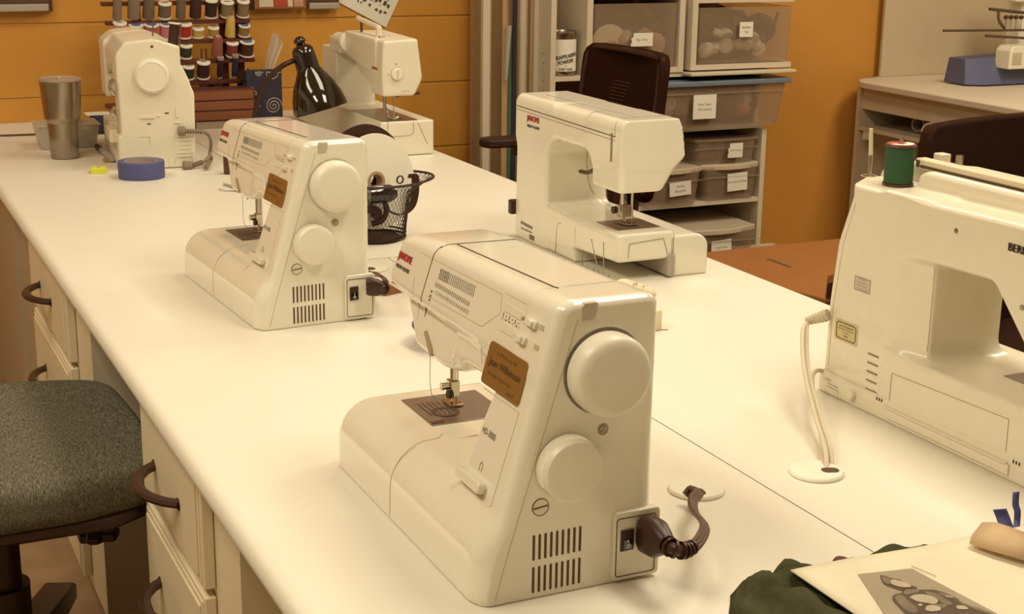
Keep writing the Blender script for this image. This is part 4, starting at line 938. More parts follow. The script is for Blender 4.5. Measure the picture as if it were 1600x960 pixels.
def make_m6():
    O = Vector((1.378, 3.735, T+.001))
    t = thing('sewing_machine', 'white sewing machine with a round dial on its head, right of the black desk lamp', 'sewing machine', tuple(O))
    b = body('body', f_m6, (-.008, -.005, 0), (.155, .81, .32), .004, WHITE2, t)
    P = Pl((0, 0, 0), (1, 0, 0), (0, 0, 1)); S = Pl((0, 0, 0), (0, -1, 0), (0, 0, 1))
    def e(px, py): v = at(px, py, 'y', O.y)-O; return (v.x, v.z)
    a = e(620, 116)
    bm = B(); lathe(bm, [(0, 0), (.0165, 0), (.0165, .005), (.014, .008), (0, .008)], (a[0], 0, a[1]), (0, -1, 0), 28); dl = obj('pressure_dial', bm, DIALW, t)
    bm = B(); lathe(bm, [(.0165, .0015), (.0178, .0015), (.0178, 0), (.0165, 0)], (a[0], 0, a[1]), (0, -1, 0), 28, cap=False); P.slab(bm, a[0], a[1], .0018, .024, .0088); P.slab(bm, a[0]-.002, a[1]+.027, .006, .006, .0006); P.slab(bm, a[0]-.024, a[1], .004, .004, .0006); obj('dial_marks', bm, SEAML, dl)
    bm = B(); w = e(634, 146); text(bm, 'Sewing', P.mat(w[0], w[1]+.006, .0006), .022, .004); obj('small_lettering', bm, INKL, t, flat=True)
    bm = B(); text(bm, 'BERNINA', S.mat(-.055, .235, .0006), .04, .007, bold=.0006); lg = obj('maker_name', bm, RED, t, flat=True)
    bm = B(); P.line(bm, [e(606, 182), e(606, 205)], .0006, .0004); P.line(bm, [e(646, 190), e(646, 208), e(640, 212), e(606, 214)], .0006, .0004); P.line(bm, [e(653, 192), e(668, 225)], .0006, .0004); obj('panel_line', bm, SHADE, b)
    bm = B(); box(bm, .0, .105, .01, .26, .0948, .0962); pl = obj('needle_plate', bm, PLATE, t)
    bm = B(); box(bm, .045, .075, .03, .06, .096, .0966); box(bm, .0, .105, .004, .009, .094, .0955); obj('feed_dogs', bm, SEAM, pl)
    bm = B(); cyl(bm, (.025, .05, .115), (.025, .05, .168), .0045, seg=10); tube(bm, [(.025, .05, .13), (.032, .045, .115), (.030, .035, .10)], .004, 8, 4); tube(bm, [(.028, .04, .10), (.045, .03, .098), (.058, .03, .103)], .003, 6, 4); obj('presser_foot', bm, PLATE, t)
    bm = B(); cyl(bm, (.048, .04, .10), (.048, .04, .168), .0015, seg=8); obj('needle', bm, CHROME, t)
    bm = B(); tube(bm, [(.09, .03, .170), (.105, .025, .165), (.118, .02, .168)], .004, 6, 4); tube(bm, [(.04, .03, .166), (.055, .03, .160), (.065, .03, .166)], .004, 6, 4); obj('thread_guide', bm, CORK, t)
    p = at(546, 66, 'y', O.y+.30)-O
    bm = B(); lathe(bm, [(0, .0), (.028, .0), (.030, .004), (.030, .018), (.027, .024), (.024, .025), (0, .0245)], (p.x, .32, p.z), (0, -1, 0), 40); hw = obj('handwheel', bm, DIALW, t)
    bm = B(); cyl(bm, (p.x, .32, p.z), (p.x, .40, p.z), .022); box(bm, p.x-.02, .06, .33, .42, .25, p.z+.01); obj('wheel_housing', bm, WHITE2, t, bev=.004)
    # pin and cross-bar on top
    q0 = at(565, 54, 'y', O.y+.24)-O; q1 = at(565, 30, 'y', O.y+.24)-O; q2 = at(592, 40, 'y', O.y+.10)-O; 
    bm = B(); cyl(bm, (q0.x, .24, .312), (q0.x, .24, q1.z), .0035, seg=8); pn = obj('spool_pin', bm, CORK, t)
    bm = B(); tube(bm, [(q0.x-.006, .25, q1.z+.002), (q2.x, .10, q1.z-.012)], .0075, 8); cyl(bm, (q2.x, .10, .312), (q2.x, .10, q1.z-.012), .0085, seg=12); obj('spool_bracket', bm, WHITE2, t)
    bm = B(); box(bm, .018, .032, .06, .075, .290, .3165+.004); obj('thread_slot', bm, SEAML, t)
    bm = B(); lathe(bm, [(0, .004), (.006, .003), (.006, 0)], (-.004, .44, .185), (-1, 0, 0), 14); obj('side_button', bm, WHITE, t)
    bm = B(); S.slab(bm, .0-.0, .0, .001, .001, .0001); bm.free(); bm = B(); S.slab(bm, -.56, .062, .030, .014, .0012, -.0005); S.slab(bm, -.56, .040, .030, .018, .0012, -.0005); obj('rating_label', bm, SEAML, t)
    bm = B(); tube(bm, [(.148, .10, .05), (.165, .10, .065), (.170, .12, .04), (.160, .13, .005)], .003, 6, 5); obj('cable_hook', bm, SEAML, t)
    return t
make_m6()
# ================================================================== THINGS ON THE TABLE
# ---- white cable grommets and mains cords
def grommet(px, py, rot, label):
    p = at(px, py, 'z', T)
    t = thing('cable_grommet', label, 'cable grommet', (p.x, p.y, T+.0005), rot, 'white round cable grommets')
    R = .0335; bm = B()
    lathe(bm, [(0, .0), (R, 0), (R, .0022), (R-.0015, .0042), (R-.004, .0048), (0, .0048)], seg=48); obj('cover', bm, GROM, t)
    bm = B(); prism(bm, rrect(.016, .022, .0075, 5, -.004, -R*.48), 'z', .0044, .0052); obj('cable_opening', bm, SEAM, t)
    return t, p
g1, G1 = grommet(1088, 767, math.radians(-12), 'white round cable grommet with a brown-black cord entering it, beside the nearest machine')
g2, G2 = grommet(1275, 740, math.radians(70), 'white round cable grommet with a twin ivory cord, in front of the ivory machine')
g3, G3 = grommet(578, 421, 0, 'white round cable grommet mostly hidden behind the second sewing machine')
def P3(*a): return [at(*q) for q in a]
def mains(plug, dirs, pts, label, ox, ribs=7, m=BROWNC, mp=BLACK, w=.0052, big=1.32):
    """angled plug body, ribbed sleeve and a flat twin cord"""
    t = thing('power_cord', label, 'power cord', tuple(plug)); o = Vector(plug); d = (Vector(dirs if dirs else pts[0])-o).normalized()
    bm = B()
    a, b_, _ = frame_of(d); Zv = Vector((0, 0, 1)); S = d.cross(Zv).normalized()
    secs = [(0, .013, .008), (.004, .0155, .009), (.020, .0150, .009), (.030, .010, .0075), (.036, .0065, .006)]
    rings = [[bm.verts.new(d*(h*big) + (Zv*y + S*x)*big) for x, y in rrect(w2*2, w1*2, min(w1, w2)*.8, 3)] for h, w1, w2 in secs]
    n = len(rings[0]); fs = [bm.faces.new(rings[0]), bm.faces.new(rings[-1])]
    for A, Bv in zip(rings, rings[1:]): fs += [bm.faces.new([A[i], A[(i+1) % n], Bv[(i+1) % n], Bv[i]]) for i in range(n)]
    bmesh.ops.recalc_face_normals(bm, faces=fs); obj('plug', bm, mp, t)
    Q = smooth([o+d*.034*big]+list(pts), 8)
    bm = B(); L = 0; i = 0
    for k in range(ribs):
        while i < len(Q)-2 and L < .0055*(k+.4): L += (Q[i+1]-Q[i]).length; i += 1
        dd = (Q[i+1]-Q[i]).normalized(); lathe(bm, [(.0045, -.0013), (.0104-.0004*k, -.0013), (.0104-.0004*k, .0013), (.0045, .0013), (.0045, -.0013)], Q[i]-o, dd, 12, cap=False)
    tube(bm, [q-o for q in Q[:i+2]], .0066, 8); obj('ribbed_sleeve', bm, mp, t)
    bm = B(); a0 = None
    for s in (-1, 0, 1):
        PP = []
        for j in range(i, len(Q)):
            dd = (Q[min(j+1, len(Q)-1)]-Q[max(j-1, 0)]).normalized(); sd = dd.cross(Vector((.35, -.6, .7)))
            if sd.length < .1: sd = dd.cross(Vector((1, 0, 0)))
            sd.normalize()
            if a0 is not None and sd.dot(a0) < 0: sd = -sd
            a0 = sd; PP.append(Q[j]-o+sd*s*w*.72)
        tube(bm, PP, w*.56, 7)
    obj('cable', bm, m, t); return t
# nearest machine's cord
mains(at(1008, 832, 'y', 1.178), at(1040, 850, 'y', 1.135), P3((1052, 858, 'y', 1.122), (1072, 860, 'y', 1.122), (1092, 846, 'y', 1.140), (1101, 822, 'y', 1.185), (1085, 800, 'y', 1.245), (1083, 782, 'y', 1.27), (1092, 770, 'y', 1.305), (1082, 766, 'y', 1.325), (1073, 776, 'y', 1.325)), 'dark brown mains cord plugged into the nearest sewing machine', 0)
mains(at(572, 448, 'y', 2.199), None, P3((597, 450, 'y', 2.19), (603, 440, 'y', 2.25), (592, 430, 'y', 2.33), (580, 428, 'y', 2.40), (575, 424, 'y', 2.44)), 'dark brown mains cord looping from the second sewing machine to its grommet', 0, big=.95)
def cord(label, pts, r, m, name='power_cord', extra=None, sm=8):
    o0 = Vector(pts[0]); t = thing(name, label, 'power cord', tuple(o0)); bm = B(); tube(bm, [Vector(p)-o0 for p in pts], r, 8, sm); obj('cable', bm, m, t)
    return t, o0
IVC = mat('ivory_cord', (.66, .57, .42), .45)
t, o0 = cord('twin ivory cord dropping from the ivory sewing machine into its grommet', P3((1262, 503, 'y', 1.632), (1254, 520, 'y', 1.60), (1257, 580, 'y', 1.53), (1274, 650, 'y', 1.45), (1289, 700, 'y', 1.38), (1292, 738, 'y', 1.347)), .0030, IVC)
Q = P3((1262, 503, 'y', 1.632), (1260, 520, 'y', 1.605), (1263, 580, 'y', 1.535), (1281, 650, 'y', 1.455), (1297, 700, 'y', 1.385), (1300, 739, 'y', 1.348))
bm = B(); tube(bm, [q-o0 for q in Q], .0030, 8, 8); obj('second_strand', bm, IVC, t)
bm = B(); a = at(1262, 502, 'y', 1.632)-o0; b_ = at(1294, 492, 'y', 1.605)-o0
tube(bm, [a, a*.5+b_*.5, b_], [.004, .0075, .0085], 10)
for k in range(6): q = a*(1-k/6)+b_*(k/6); lathe(bm, [(.004, -.0012), (.0060+.0006*k, -.0012), (.0060+.0006*k, .0012), (.004, .0012), (.004, -.0012)], q, b_-a, 12, cap=False)
obj('ribbed_plug', bm, IVC, t)
t, o0 = cord('short ivory lead leaving the base of the ivory sewing machine and joining its twin cord', P3((1286, 580, 'y', 1.612), (1275, 580, 'y', 1.60), (1269, 592, 'y', 1.585), (1272, 625, 'y', 1.51), (1284, 690, 'y', 1.415), (1287, 737, 'y', 1.349)), .0030, IVC)
# grey plugs of the back-left machine
GRC = mat('grey_cord', (.24, .17, .11), .5)
def grey_lead(pts, label, body_px):
    o0 = pts[0]; t = thing('power_cord', label, 'power cord', tuple(o0), 0, 'grey leads of the back left sewing machine'); bm = B(); tube(bm, [p-o0 for p in pts[:2]], [.013, .012], 10, flat=None); obj('plug', bm, GRC, t, bev=.003)
    bm = B(); tube(bm, [p-o0 for p in pts[1:]], .0045, 8, 8); obj('cable', bm, GRC, t); 
    bm = B(); d = (pts[2]-pts[1])
    for k in range(7): lathe(bm, [(.004, -.001), (.0068, -.001), (.0068, .001), (.004, .001), (.004, -.001)], pts[1]-o0+d*(k/7), d, 10, cap=False)
    obj('ribbed_sleeve', bm, GRC, t)
grey_lead(P3((278, 205, 'y', 3.755), (290, 205, 'y', 3.75), (318, 206, 'y', 3.75), (329, 218, 'y', 3.76), (328, 240, 'y', 3.78), (322, 262, 'z', T+.006)), 'upper grey lead plugged into the side of the back left sewing machine', 0)
grey_lead(P3((286, 259, 'y', 3.735), (300, 259, 'y', 3.735), (318, 253, 'y', 3.74), (328, 244, 'y', 3.76), (330, 250, 'y', 3.78), (322, 263, 'z', T+.008)), 'lower grey lead plugged in near the foot of the back left sewing machine', 0)

# ---- blue dish behind the nearest machine's needle
c = Vector((.862, 2.030, T+.0005)); t = thing('pin_dish', 'round dark blue magnetic pin dish partly hidden behind the nearest machine head', 'pin dish', tuple(c))
bm = B(); lathe(bm, [(0, .0), (.040, 0), (.046, .004), (.058, .018), (.064, .030), (.0635, .033), (.060, .033), (.050, .026), (.0, .022)], seg=48); obj('dish', bm, BLUED, t)
bm = B(); rr = random.Random(5)
for k in range(26): a = rr.uniform(0, 6.28); r = rr.uniform(0, .035); b2 = rr.uniform(0, 6.28); p = Vector((r*math.cos(a), r*math.sin(a), .0275+.002*rr.random())); tube(bm, [p, p+Vector((math.cos(b2), math.sin(b2), .1))*.022], .0005, 4)
o = obj('pins', bm, STEEL, t); o['kind'] = 'stuff'

# ---- wire mesh basket with its reel, and the rest in it
bc = Vector((1.005, 2.785, T+.002))
t = thing('wire_basket', 'black wire mesh basket with a flared rim behind the second sewing machine', 'basket', tuple(bc))
bm = B(); seg, nr = 54, 14; rings = []
def brad(h): return .066 + .014*h/.12 + .030*max(0, (h-.085)/.037)**2
for j in range(nr+1):
    h = .006+.116*j/nr; r = brad(h); ring = []
    for k in range(seg):
        a = 2*PI*(k+.5*(j % 2))/seg; fl = 1+.22*max(0, math.cos(a-.25))**4*max(0, (h-.08)/.04)
        ring.append(bm.verts.new((r*fl*math.cos(a), .88*r*fl*math.sin(a), h)))
    rings.append(ring)
for j in range(0, nr-1):
    for k in range(seg):
        # diamonds between alternating rows
        if j % 2 == 0: q = [rings[j][k], rings[j+1][k], rings[j+2][k], rings[j+1][(k-1) % seg]]
        else: q = [rings[j][k], rings[j+1][(k+1) % seg], rings[j+2][k], rings[j+1][k]]
        try: bm.faces.new(q)
        except ValueError: pass
me_b = mesh_from(bm, 'mesh_side'); ob = obj('mesh_side', me_b, MESHK, t)
w_ = ob.modifiers.new('wire', 'WIREFRAME'); w_.thickness = .0013; w_.use_even_offset = False
bm = B()
for h, rr_ in ((.122, .0026), (.004, .0028), (.012, .002)):
    r = brad(h); P = []
    for k in range(73):
        a = 2*PI*k/72; fl = 1+.22*max(0, math.cos(a-.25))**4*max(0, (h-.08)/.04); P.append((r*fl*math.cos(a), .88*r*fl*math.sin(a), h))
    tube(bm, P, rr_, 8, cap=False)
obj('rim', bm, MESHK, t)
bm = B(); lathe(bm, [(0, .001), (.066, .001), (.066, .003), (0, .003)], squash=.88, seg=48); obj('base', bm, MESHK, t)
# reel
t = thing('reel', 'big white-faced reel with a black rear flange standing in the wire basket', 'reel', (0, 0, 0))
rc = at(588, 284, 'y', 2.775); ax = Vector((.30, -1, .12)).normalized(); t.location = tuple(rc)
rz = T+.010 - rc.z
R1 = .097
bm = B(); lathe(bm, [(.021, .0), (R1, .0), (R1+.0006, -.0008), (R1, -.0016), (.021, -.0016), (.021, 0)], (0,0,0), ax, 72, cap=False); obj('white_face', bm, mat('white_card', (.82, .76, .64), .6), t)
bm = B(); lathe(bm, [(.015, -.020), (.015, .0015), (.021, .0018), (.021, -.0022), (.018, -.018)], (0,0,0), ax, 32, cap=False); obj('hub', bm, TAN, t)
bm = B(); lathe(bm, [(.03, -.002), (.085, -.002), (.085, -.020), (.03, -.020), (.03, -.002)], (0,0,0), ax, 64, cap=False); obj('wound_tape', bm, PALE, t)
bm = B(); cB = Vector((-.008, .0, .012)); lathe(bm, [(.02, -.021), (.104, -.021), (.105, -.0225), (.104, -.024), (.02, -.024), (.02, -.021)], cB, ax, 72, cap=False); obj('black_flange', bm, BLACK, t)
# black tool and strap
t = thing('hand_tool', 'black rounded hand tool lying inside the wire basket in front of the reel', 'tool', tuple(bc))
def bp(px, py, y): return at(px, py, 'y', y)-bc
bm = B(); tube(bm, [bp(575, 305, 2.742), bp(592, 303, 2.742), bp(608, 302, 2.742), bp(618, 300, 2.742)], [.0185, .0195, .019, .012], 16); obj('tool_body', bm, BLACKG, t)
bm = B(); tube(bm, [bp(600, 312, 2.74), bp(604, 330, 2.74), bp(596, 345, 2.745), bp(580, 350, 2.75)], .006, 8, 5); tube(bm, [bp(576, 325, 2.75), bp(590, 332, 2.75), bp(584, 342, 2.75)], .010, 8, 5); obj('tool_handle', bm, BLACK, t)
bm = B(); lathe(bm, [(.0065, -.0014), (.0088, -.0014), (.0088, .0014), (.0065, .0014), (.0065, -.0014)], bp(625, 281, 2.735), (.3, -1, 0), 24, cap=False); obj('hanging_ring', bm, BLACK, t)
t = thing('webbing_strap', 'black webbing strap curling inside the right side of the wire basket', 'strap', tuple(bc))
bm = B(); Q = smooth([bp(643, 278, 2.76), bp(645, 272, 2.76), bp(649, 280, 2.76), bp(648, 305, 2.755), bp(642, 325, 2.75), bp(628, 336, 2.75), bp(612, 332, 2.75), bp(600, 325, 2.75)], 6); vs = []
for i, q in enumerate(Q):
    w2 = .008*(1-.6*max(0, (i-20)/(len(Q)-20))); vs.append([bm.verts.new(q+Vector((s*w2, .002*s2, 0))) for s, s2 in ((-1, -1), (1, -1), (1, 1), (-1, 1))])
for A, Bv in zip(vs, vs[1:]):
    for k in range(4): bm.faces.new([A[k], A[(k+1) % 4], Bv[(k+1) % 4], Bv[k]])
bmesh.ops.recalc_face_normals(bm, faces=bm.faces[:]); obj('strap', bm, BLACK, t)
# ---- thin white card under basket edge + wooden block + loose threads
p = at(600, 402, 'z', T)
o = obj('white_sheet', box(B(), -.10, .07, -.02, .16, 0, .0012), PAPER); o.location = (p.x+.02, p.y+.01, T+.0002); tag(o, 'white sheet lying under the wire mesh basket', 'sheet')
p = at(606, 462, 'z', T); t = thing('wooden_block', 'small brown wooden block peeking out beside the nose of the nearest machine', 'block', (p.x+.004, p.y, T), math.radians(20))
obj('block', box(B(), -.010, .035, -.0, .02, 0, .018), WOODB, t, bev=.002)
# ---- scissors / seam ripper left behind machine two
p = at(372, 297, 'z', T+.004)
t = thing('thread_snips', 'small grey thread snips lying behind the second machine head', 'snips', tuple(p))
def sp(px, py, z=.004): return at(px, py, 'z', T+z)-p
bm = B(); tube(bm, [sp(341, 296), sp(352, 297), sp(368, 297), sp(382, 300)], [.0012, .002, .003, .004], 6, 5 if False else 0); obj('blade', bm, STEEL, t)
bm = B(); tube(bm, [sp(350, 288), sp(362, 291), sp(374, 296), sp(384, 301)], .003, 6, 4); obj('handle', bm, GREYP, t)
p = at(356, 272, 'z', T); t = thing('dark_box', 'small dark thing standing behind the second machine nose', 'box', (p.x, p.y, T)); bm = B(); prism(bm, [(-.008, 0), (.016, 0), (.003, .045), (-.008, .045)], 'y', -.01, .01); obj('dark_case', bm, CORK, t)

# ---- steel tumbler
c = at(105, 250, 'z', T); t = thing('steel_tumbler', 'tall brushed steel tumbler with a clear lid at the far left', 'tumbler', (c.x, c.y+.035, T))
z = lambda h: h
prof = [(0, .001), (.034, .001), (.0362, .004), (.0390, .060), (.0405, .094), (.0415, .098), (.0462, .106), (.0472, .112), (.0525, .190), (.0538, .205), (.0520, .206), (.0500, .190), (0, .185)]
bm = B(); lathe(bm, prof, seg=56); obj('cup', bm, STEEL, t, angle=50)
bm = B(); lathe(bm, [(.0, .203), (.050, .203), (.0545, .206), (.0555, .209), (.0545, .213), (.050, .214), (.046, .210), (0, .209)], seg=56); lid = obj('lid', bm, mat('clear_lid', (.50, .38, .28), .12, alpha=.75), t)
bm = B(); prism(bm, rrect(.018, .012, .004, 4, 0, -.030), 'z', .2095, .2115); box(bm, -.006, .006, .00, .03, .2095, .213); obj('sip_slider', bm, SEAML, lid)
# ---- tape roll
c = at(229, 283, 'z', T); t = thing('tape_roll', 'roll of blue masking tape standing in front of the back left sewing machine', 'tape roll', (c.x, c.y+.056, T))
bm = B(); lathe(bm, [(.041, 0), (.0565, 0), (.0568, .002), (.0568, .040), (.0562, .042), (.041, .042), (.041, 0)], seg=64, cap=False); obj('tape', bm, BLUET, t)
bm = B(); lathe(bm, [(.0385, .0), (.041, 0), (.041, .0425), (.0385, .0425), (.0385, 0)], seg=64, cap=False); obj('core', bm, mat('grey_card', (.38, .30, .24), .8), t)
# ---- sticky notes pad
c = at(154, 270, 'z', T); t = thing('sticky_notes', 'small pad of bright yellow sticky notes lying left of the tape roll', 'sticky notes', (c.x, c.y, T), math.radians(-8))
obj('pad', box(B(), -.019, .019, -.020, .020, 0.0003, .013), YEL, t, bev=.001); obj('ink_mark', box(B(), -.003, .006, .004, .008, .0128, .0134), INKL, t)
# ---- clear box with things, dark blue bundle, loose tray
c = at(112, 235, 'z', T); t = thing('plastic_box', 'clear plastic box behind the steel tumbler', 'box', (c.x, c.y+.075, T))
tub('tub', -.085, .085, -.06, .06, .001, .066, .12, CLEARB, t)
bm = B(); box(bm, -.086, .086, -.062, .062, .064, .069); obj('lid_rim', bm, CLEARB, t, bev=.002)
bm = B(); box(bm, -.06, .06, -.04, .04, .004, .045); o = obj('contents', bm, PALE, t, bev=.008)
bm = B(); rr = random.Random(9); 
for k in range(5): p = Vector((rr.uniform(-.06, .02), rr.uniform(-.02, .04), .068)); lathe(bm, [(.0, 0), (.032, .0), (.024, .02), (.010, .04+.01*k % .03), (0, .042)], p, (rr.uniform(-.4, .4), 0, 1), 9)
obj('crumpled_film', bm, TISSUE, t)
c = at(160, 210, 'z', T); t = thing('cloth_bundle', 'dark blue folded cloth bundle between tumbler and back left machine', 'cloth', (c.x+.01, c.y+.03, T))
def fb(x, y, z): return rmax(cvx([(-.05,0),(.045,0),(.032,.056),(-.048,.052),(-.040,.03)], x, z, .006), np.abs(y+.004*np.sin(x*150))-.035, .008)
body('bundle', fb, (-.055, -.04, 0), (.055, .045, .06), .005, NAVY, t)
bm = B(); box(bm, -.05, .02, -.02, .03, .0545, .0595); obj('paper_slip', bm, PAPER, t, bev=.001)
a = at(0, 212, 'z', T+.004); b_ = at(84, 209, 'z', T+.004)
o = obj('long_rod', tube(B(), [(0, 0, 0), b_-a, ], .0028, 8), CORK); o.location = tuple(a-Vector((.0, 0, 0))); tag(o, 'thin dark rod lying by the wall left of the tumbler', 'rod')
o = obj('black_clip', box(B(), -.008, .008, -.006, .006, 0, .014), BLACK, bev=.002); q = at(85, 207, 'z', T); o.location = (q.x+.008, q.y, T); tag(o, 'small black clip at the end of the thin dark rod', 'clip')
# ---- markers and brass charm
def marker(px0, py0, px1, py1, r, m, cap, label):
    a = at(px0, py0, 'z', T+r+.0003); b_ = at(px1, py1, 'z', T+r+.0003); t = thing('marker_pen', label, 'pen', tuple(a), 0, 'pens beside the back left machine'); d = b_-a
    bm = B(); tube(bm, [d*0, d*.3, d*.95, d], [r*.8, r, r, r*.7], 12); obj('barrel', bm, m, t); bm = B(); tube(bm, [d*-.0, d*.26], r*1.08, 12); obj('cap', bm, cap, t)
marker(152, 229, 176, 250, .0075, GREYP, BLACK, 'grey marker pen with a black cap beside the back left machine')
marker(171, 222, 191, 252, .0088, mat('tan_barrel', (.48, .36, .23), .4), mat('tan_cap', (.40, .3, .2), .4), 'tan marker pen leaning toward the back left machine foot')
c = at(175, 253, 'z', T); t = thing('brass_charm', 'little brass charm lying by the foot of the back left machine', 'charm', (c.x, c.y, T))
bm = B(); tube(bm, [(-.022, -.004, .005), (-.008, .0, .007), (.006, .002, .006)], [.007, .005, .006], 8); tube(bm, [(-.006, .008, .006), (-.008, -.010, .005)], .004, 8); obj('charm_body', bm, GOLD, t)
bm = B(); lathe(bm, [(.0045, -.003), (.010, -.003), (.010, .003), (.0045, .003), (.0045, -.003)], (.020, .0, .0102), (.4, -1, .2), 20, cap=False); obj('charm_ring', bm, GOLD, t)

# ---- black desk lamp
Y0 = 4.02
kt = at(467, 60, 'y', Y0); c0 = at(502, 172, 'y', Y0-.035); ax = (c0-kt).normalized(); Ln = (c0-kt).length
t = thing('desk_lamp', 'glossy black gooseneck desk lamp with a bell shade', 'desk lamp', (1.10, 4.06, T)); O = Vector((1.10, 4.06, T))
k0 = kt-O
bm = B(); lathe(bm, [(0, -.006), (.010, -.004), (.0165, .004), (.0175, .010), (.012, .015), (.016, .020), (.026, .024), (.031, .034), (.0325, .045), (.033, .085), (.034, .090), (.044, .108), (.059, .134), (.0715, .165), (.0775, .195), (.0785, Ln), (.0765, Ln), (.0755, .19), (.060, .14), (.030, .10), (0, .09)], k0, ax, 56, cap=False); obj('shade', bm, BLACKG, t, angle=60)
g0 = at(456, 96, 'y', Y0)-O
Pn = [at(466, 93, 'y', Y0)-O, g0, at(440, 104, 'y', Y0)-O, at(422, 120, 'y', Y0+.01)-O, at(407, 145, 'y', Y0+.02)-O, at(399, 175, 'y', Y0+.03)-O, Vector((at(397, 200, 'y', Y0+.04)-O).to_tuple()), Vector(((at(397, 200, 'y', Y0+.04)-O).x, .0, .02))]
bm = B(); Q = smooth(Pn, 12); rad = [.0078 if i % 2 else .0070 for i in range(len(Q))]; tube(bm, Q, rad, 10); obj('gooseneck', bm, BLACK, t)
bx_ = Pn[-1].x
bm = B(); lathe(bm, [(0, .0), (.068, 0), (.070, .004), (.066, .014), (.03, .022), (.014, .028), (0, .03)], (bx_, 0, .0005), seg=40); obj('base', bm, BLACKG, t)
bm = B(); lathe(bm, [(.0, .0), (.022, .01), (.028, .04), (.020, .065), (.012, .08), (0, .08)], k0+ax*(Ln-.085), -ax*-1, 24); obj('bulb', bm, mat('frosted_bulb', (.8, .75, .65), .4), t)

# ---- cream cotton pincushion rolls and pins behind the nearest machine
c = at(975, 470, 'z', T); t = thing('cotton_roll', 'cream padded cotton roll with a pink patch lying behind the nearest machine', 'pincushion', (c.x, c.y+.03, T))
def cp(px, py, y): return at(px, py, 'y', y)-Vector(t.location)
yb = c.y+.02
def fcush(P, R):
    P = [np.array(p) for p in P]
    def f(x, y, z):
        d = None
        for (a, b), (r0, r1) in zip(zip(P, P[1:]), zip(R, R[1:])):
            ab = b-a; tt = np.clip(((x-a[0])*ab[0]+(y-a[1])*ab[1]+(z-a[2])*ab[2])/(ab@ab), 0, 1)
            e = np.sqrt((x-a[0]-ab[0]*tt)**2+(y-a[1]-ab[1]*tt)**2+(z-a[2]-ab[2]*tt)**2)-(r0+(r1-r0)*tt); d = e if d is None else smin(d, e, .008)
        return d + .0012*np.sin(x*260+z*90)*np.sin(y*240)
    return f
P_ = [cp(950, 450, yb+.03), cp(975, 448, yb+.02), cp(998, 455, yb+.0), cp(1016, 459, yb-.01)]
body('roll', fcush([tuple(p) for p in P_], [.010, .012, .011, .010]), (-.08, -.06, -.01), (.10, .1, .09), .004, CREAMC, t)
lowz = min(p.z for p in P_)
bm = B(); q = cp(998, 450, yb-.006); lathe(bm, [(0, -.008), (.0118, -.007), (.0128, 0), (.0118, .007), (0, .008)], P_[2], P_[3]-P_[2], 16); o = obj('pink_patch', bm, PINK, t); o['label'] = 'pink band on the roll'
bm = B(); tube(bm, [(P_[1].x, P_[1].y, P_[1].z-.004), (P_[1].x, P_[1].y, .012), (P_[1].x+.01, P_[1].y-.02, .012)], .013, 10, 4); obj('lower_roll', bm, CREAMC, t)
c = at(1030, 517, 'z', T); t = thing('cotton_spool', 'short cream cotton roll standing just behind the edge of the nearest machine', 'pincushion', (c.x-.004, c.y+.01, T))
bm = B(); lathe(bm, [(0, .0), (.011, .001), (.0125, .004), (.0125, .030), (.011, .034), (0, .034)], seg=20); obj('roll', bm, CREAMC, t); bm = B(); tube(bm, [(.005, -.011, .002), (.018, -.014, .001)], .0006, 4); obj('loose_end', bm, SEAM, t)
for i, (a, b_, lab) in enumerate((((910, 375), (910, 400), 'upright pin nearest the corner of the white machine base'), ((924, 375), (940, 432), 'leaning long pin, second from the right in the cluster'), ((943, 380), (943, 432), 'upright long pin, rightmost in the cluster'), ((871, 370), (876, 380), 'short stray pin left of the cluster'))):
    q = at(b_[0], b_[1]+14, 'z', T+.001); top = at(a[0], a[1], 'y', q.y+.002); bm = B(); tube(bm, [(0, 0, 0), top-q], .0009, 6); bm2 = B(); lathe(bm2, [(0, -.0016), (.0018, 0), (0, .0016)], top-q, (0, 0, 1), 8)
    tt = thing('long_pin', lab, 'pin', tuple(q), 0, 'long pins behind the nearest machine'); obj('shaft', bm, STEEL, tt); obj('pin_head', bm2, INKL, tt)
bm = B(); rr = random.Random(4); base = at(935, 445, 'z', T+.004)
for k in range(9): a = Vector((rr.uniform(-.02, .02), rr.uniform(-.03, .03), 0)); tube(bm, [a, a+Vector((rr.uniform(-.02, .02), rr.uniform(-.02, .02), rr.uniform(.004, .03)))], .0007, 4)
lathe(bm, [(0, -.003), (.016, -.003), (.016, .002), (0, .004)], (0, 0, 0), seg=20); o = obj('pin_holder', bm, STEEL); o.location = base; tag(o, 'small tangle of steel pins the long pins rise from', 'pins', kind='stuff')

# ---- bottom right: green cloth, old photograph card, blue ribbons
c = Vector((.95, 1.05, T)); t = thing('green_cloth', 'crumpled dark green cloth lying under the old photograph card', 'cloth', tuple(c))
def gp(px, py, z=T+.001): v = at(px, py, 'z', z)-c; return (v.x, v.y)
outl = [gp(1140, 962), gp(1142, 932), gp(1165, 912), gp(1195, 912), gp(1214, 893), gp(1240, 888), gp(1290, 892), gp(1345, 876), gp(1395, 862), gp(1445, 853), gp(1500, 870), gp(1600, 838), (.36, .06), (.36, -.22), (-.16, -.22)]
bm = B(); ox = sum(p[0] for p in outl)/len(outl); oy = sum(p[1] for p in outl)/len(outl); rr = random.Random(11)
nA = len(outl)*8; rings = []
def outp(k):
    i = k//8; f = (k % 8)/8; a, b = outl[i], outl[(i+1) % len(outl)]; return a[0]*(1-f)+b[0]*f, a[1]*(1-f)+b[1]*f
nR = 22
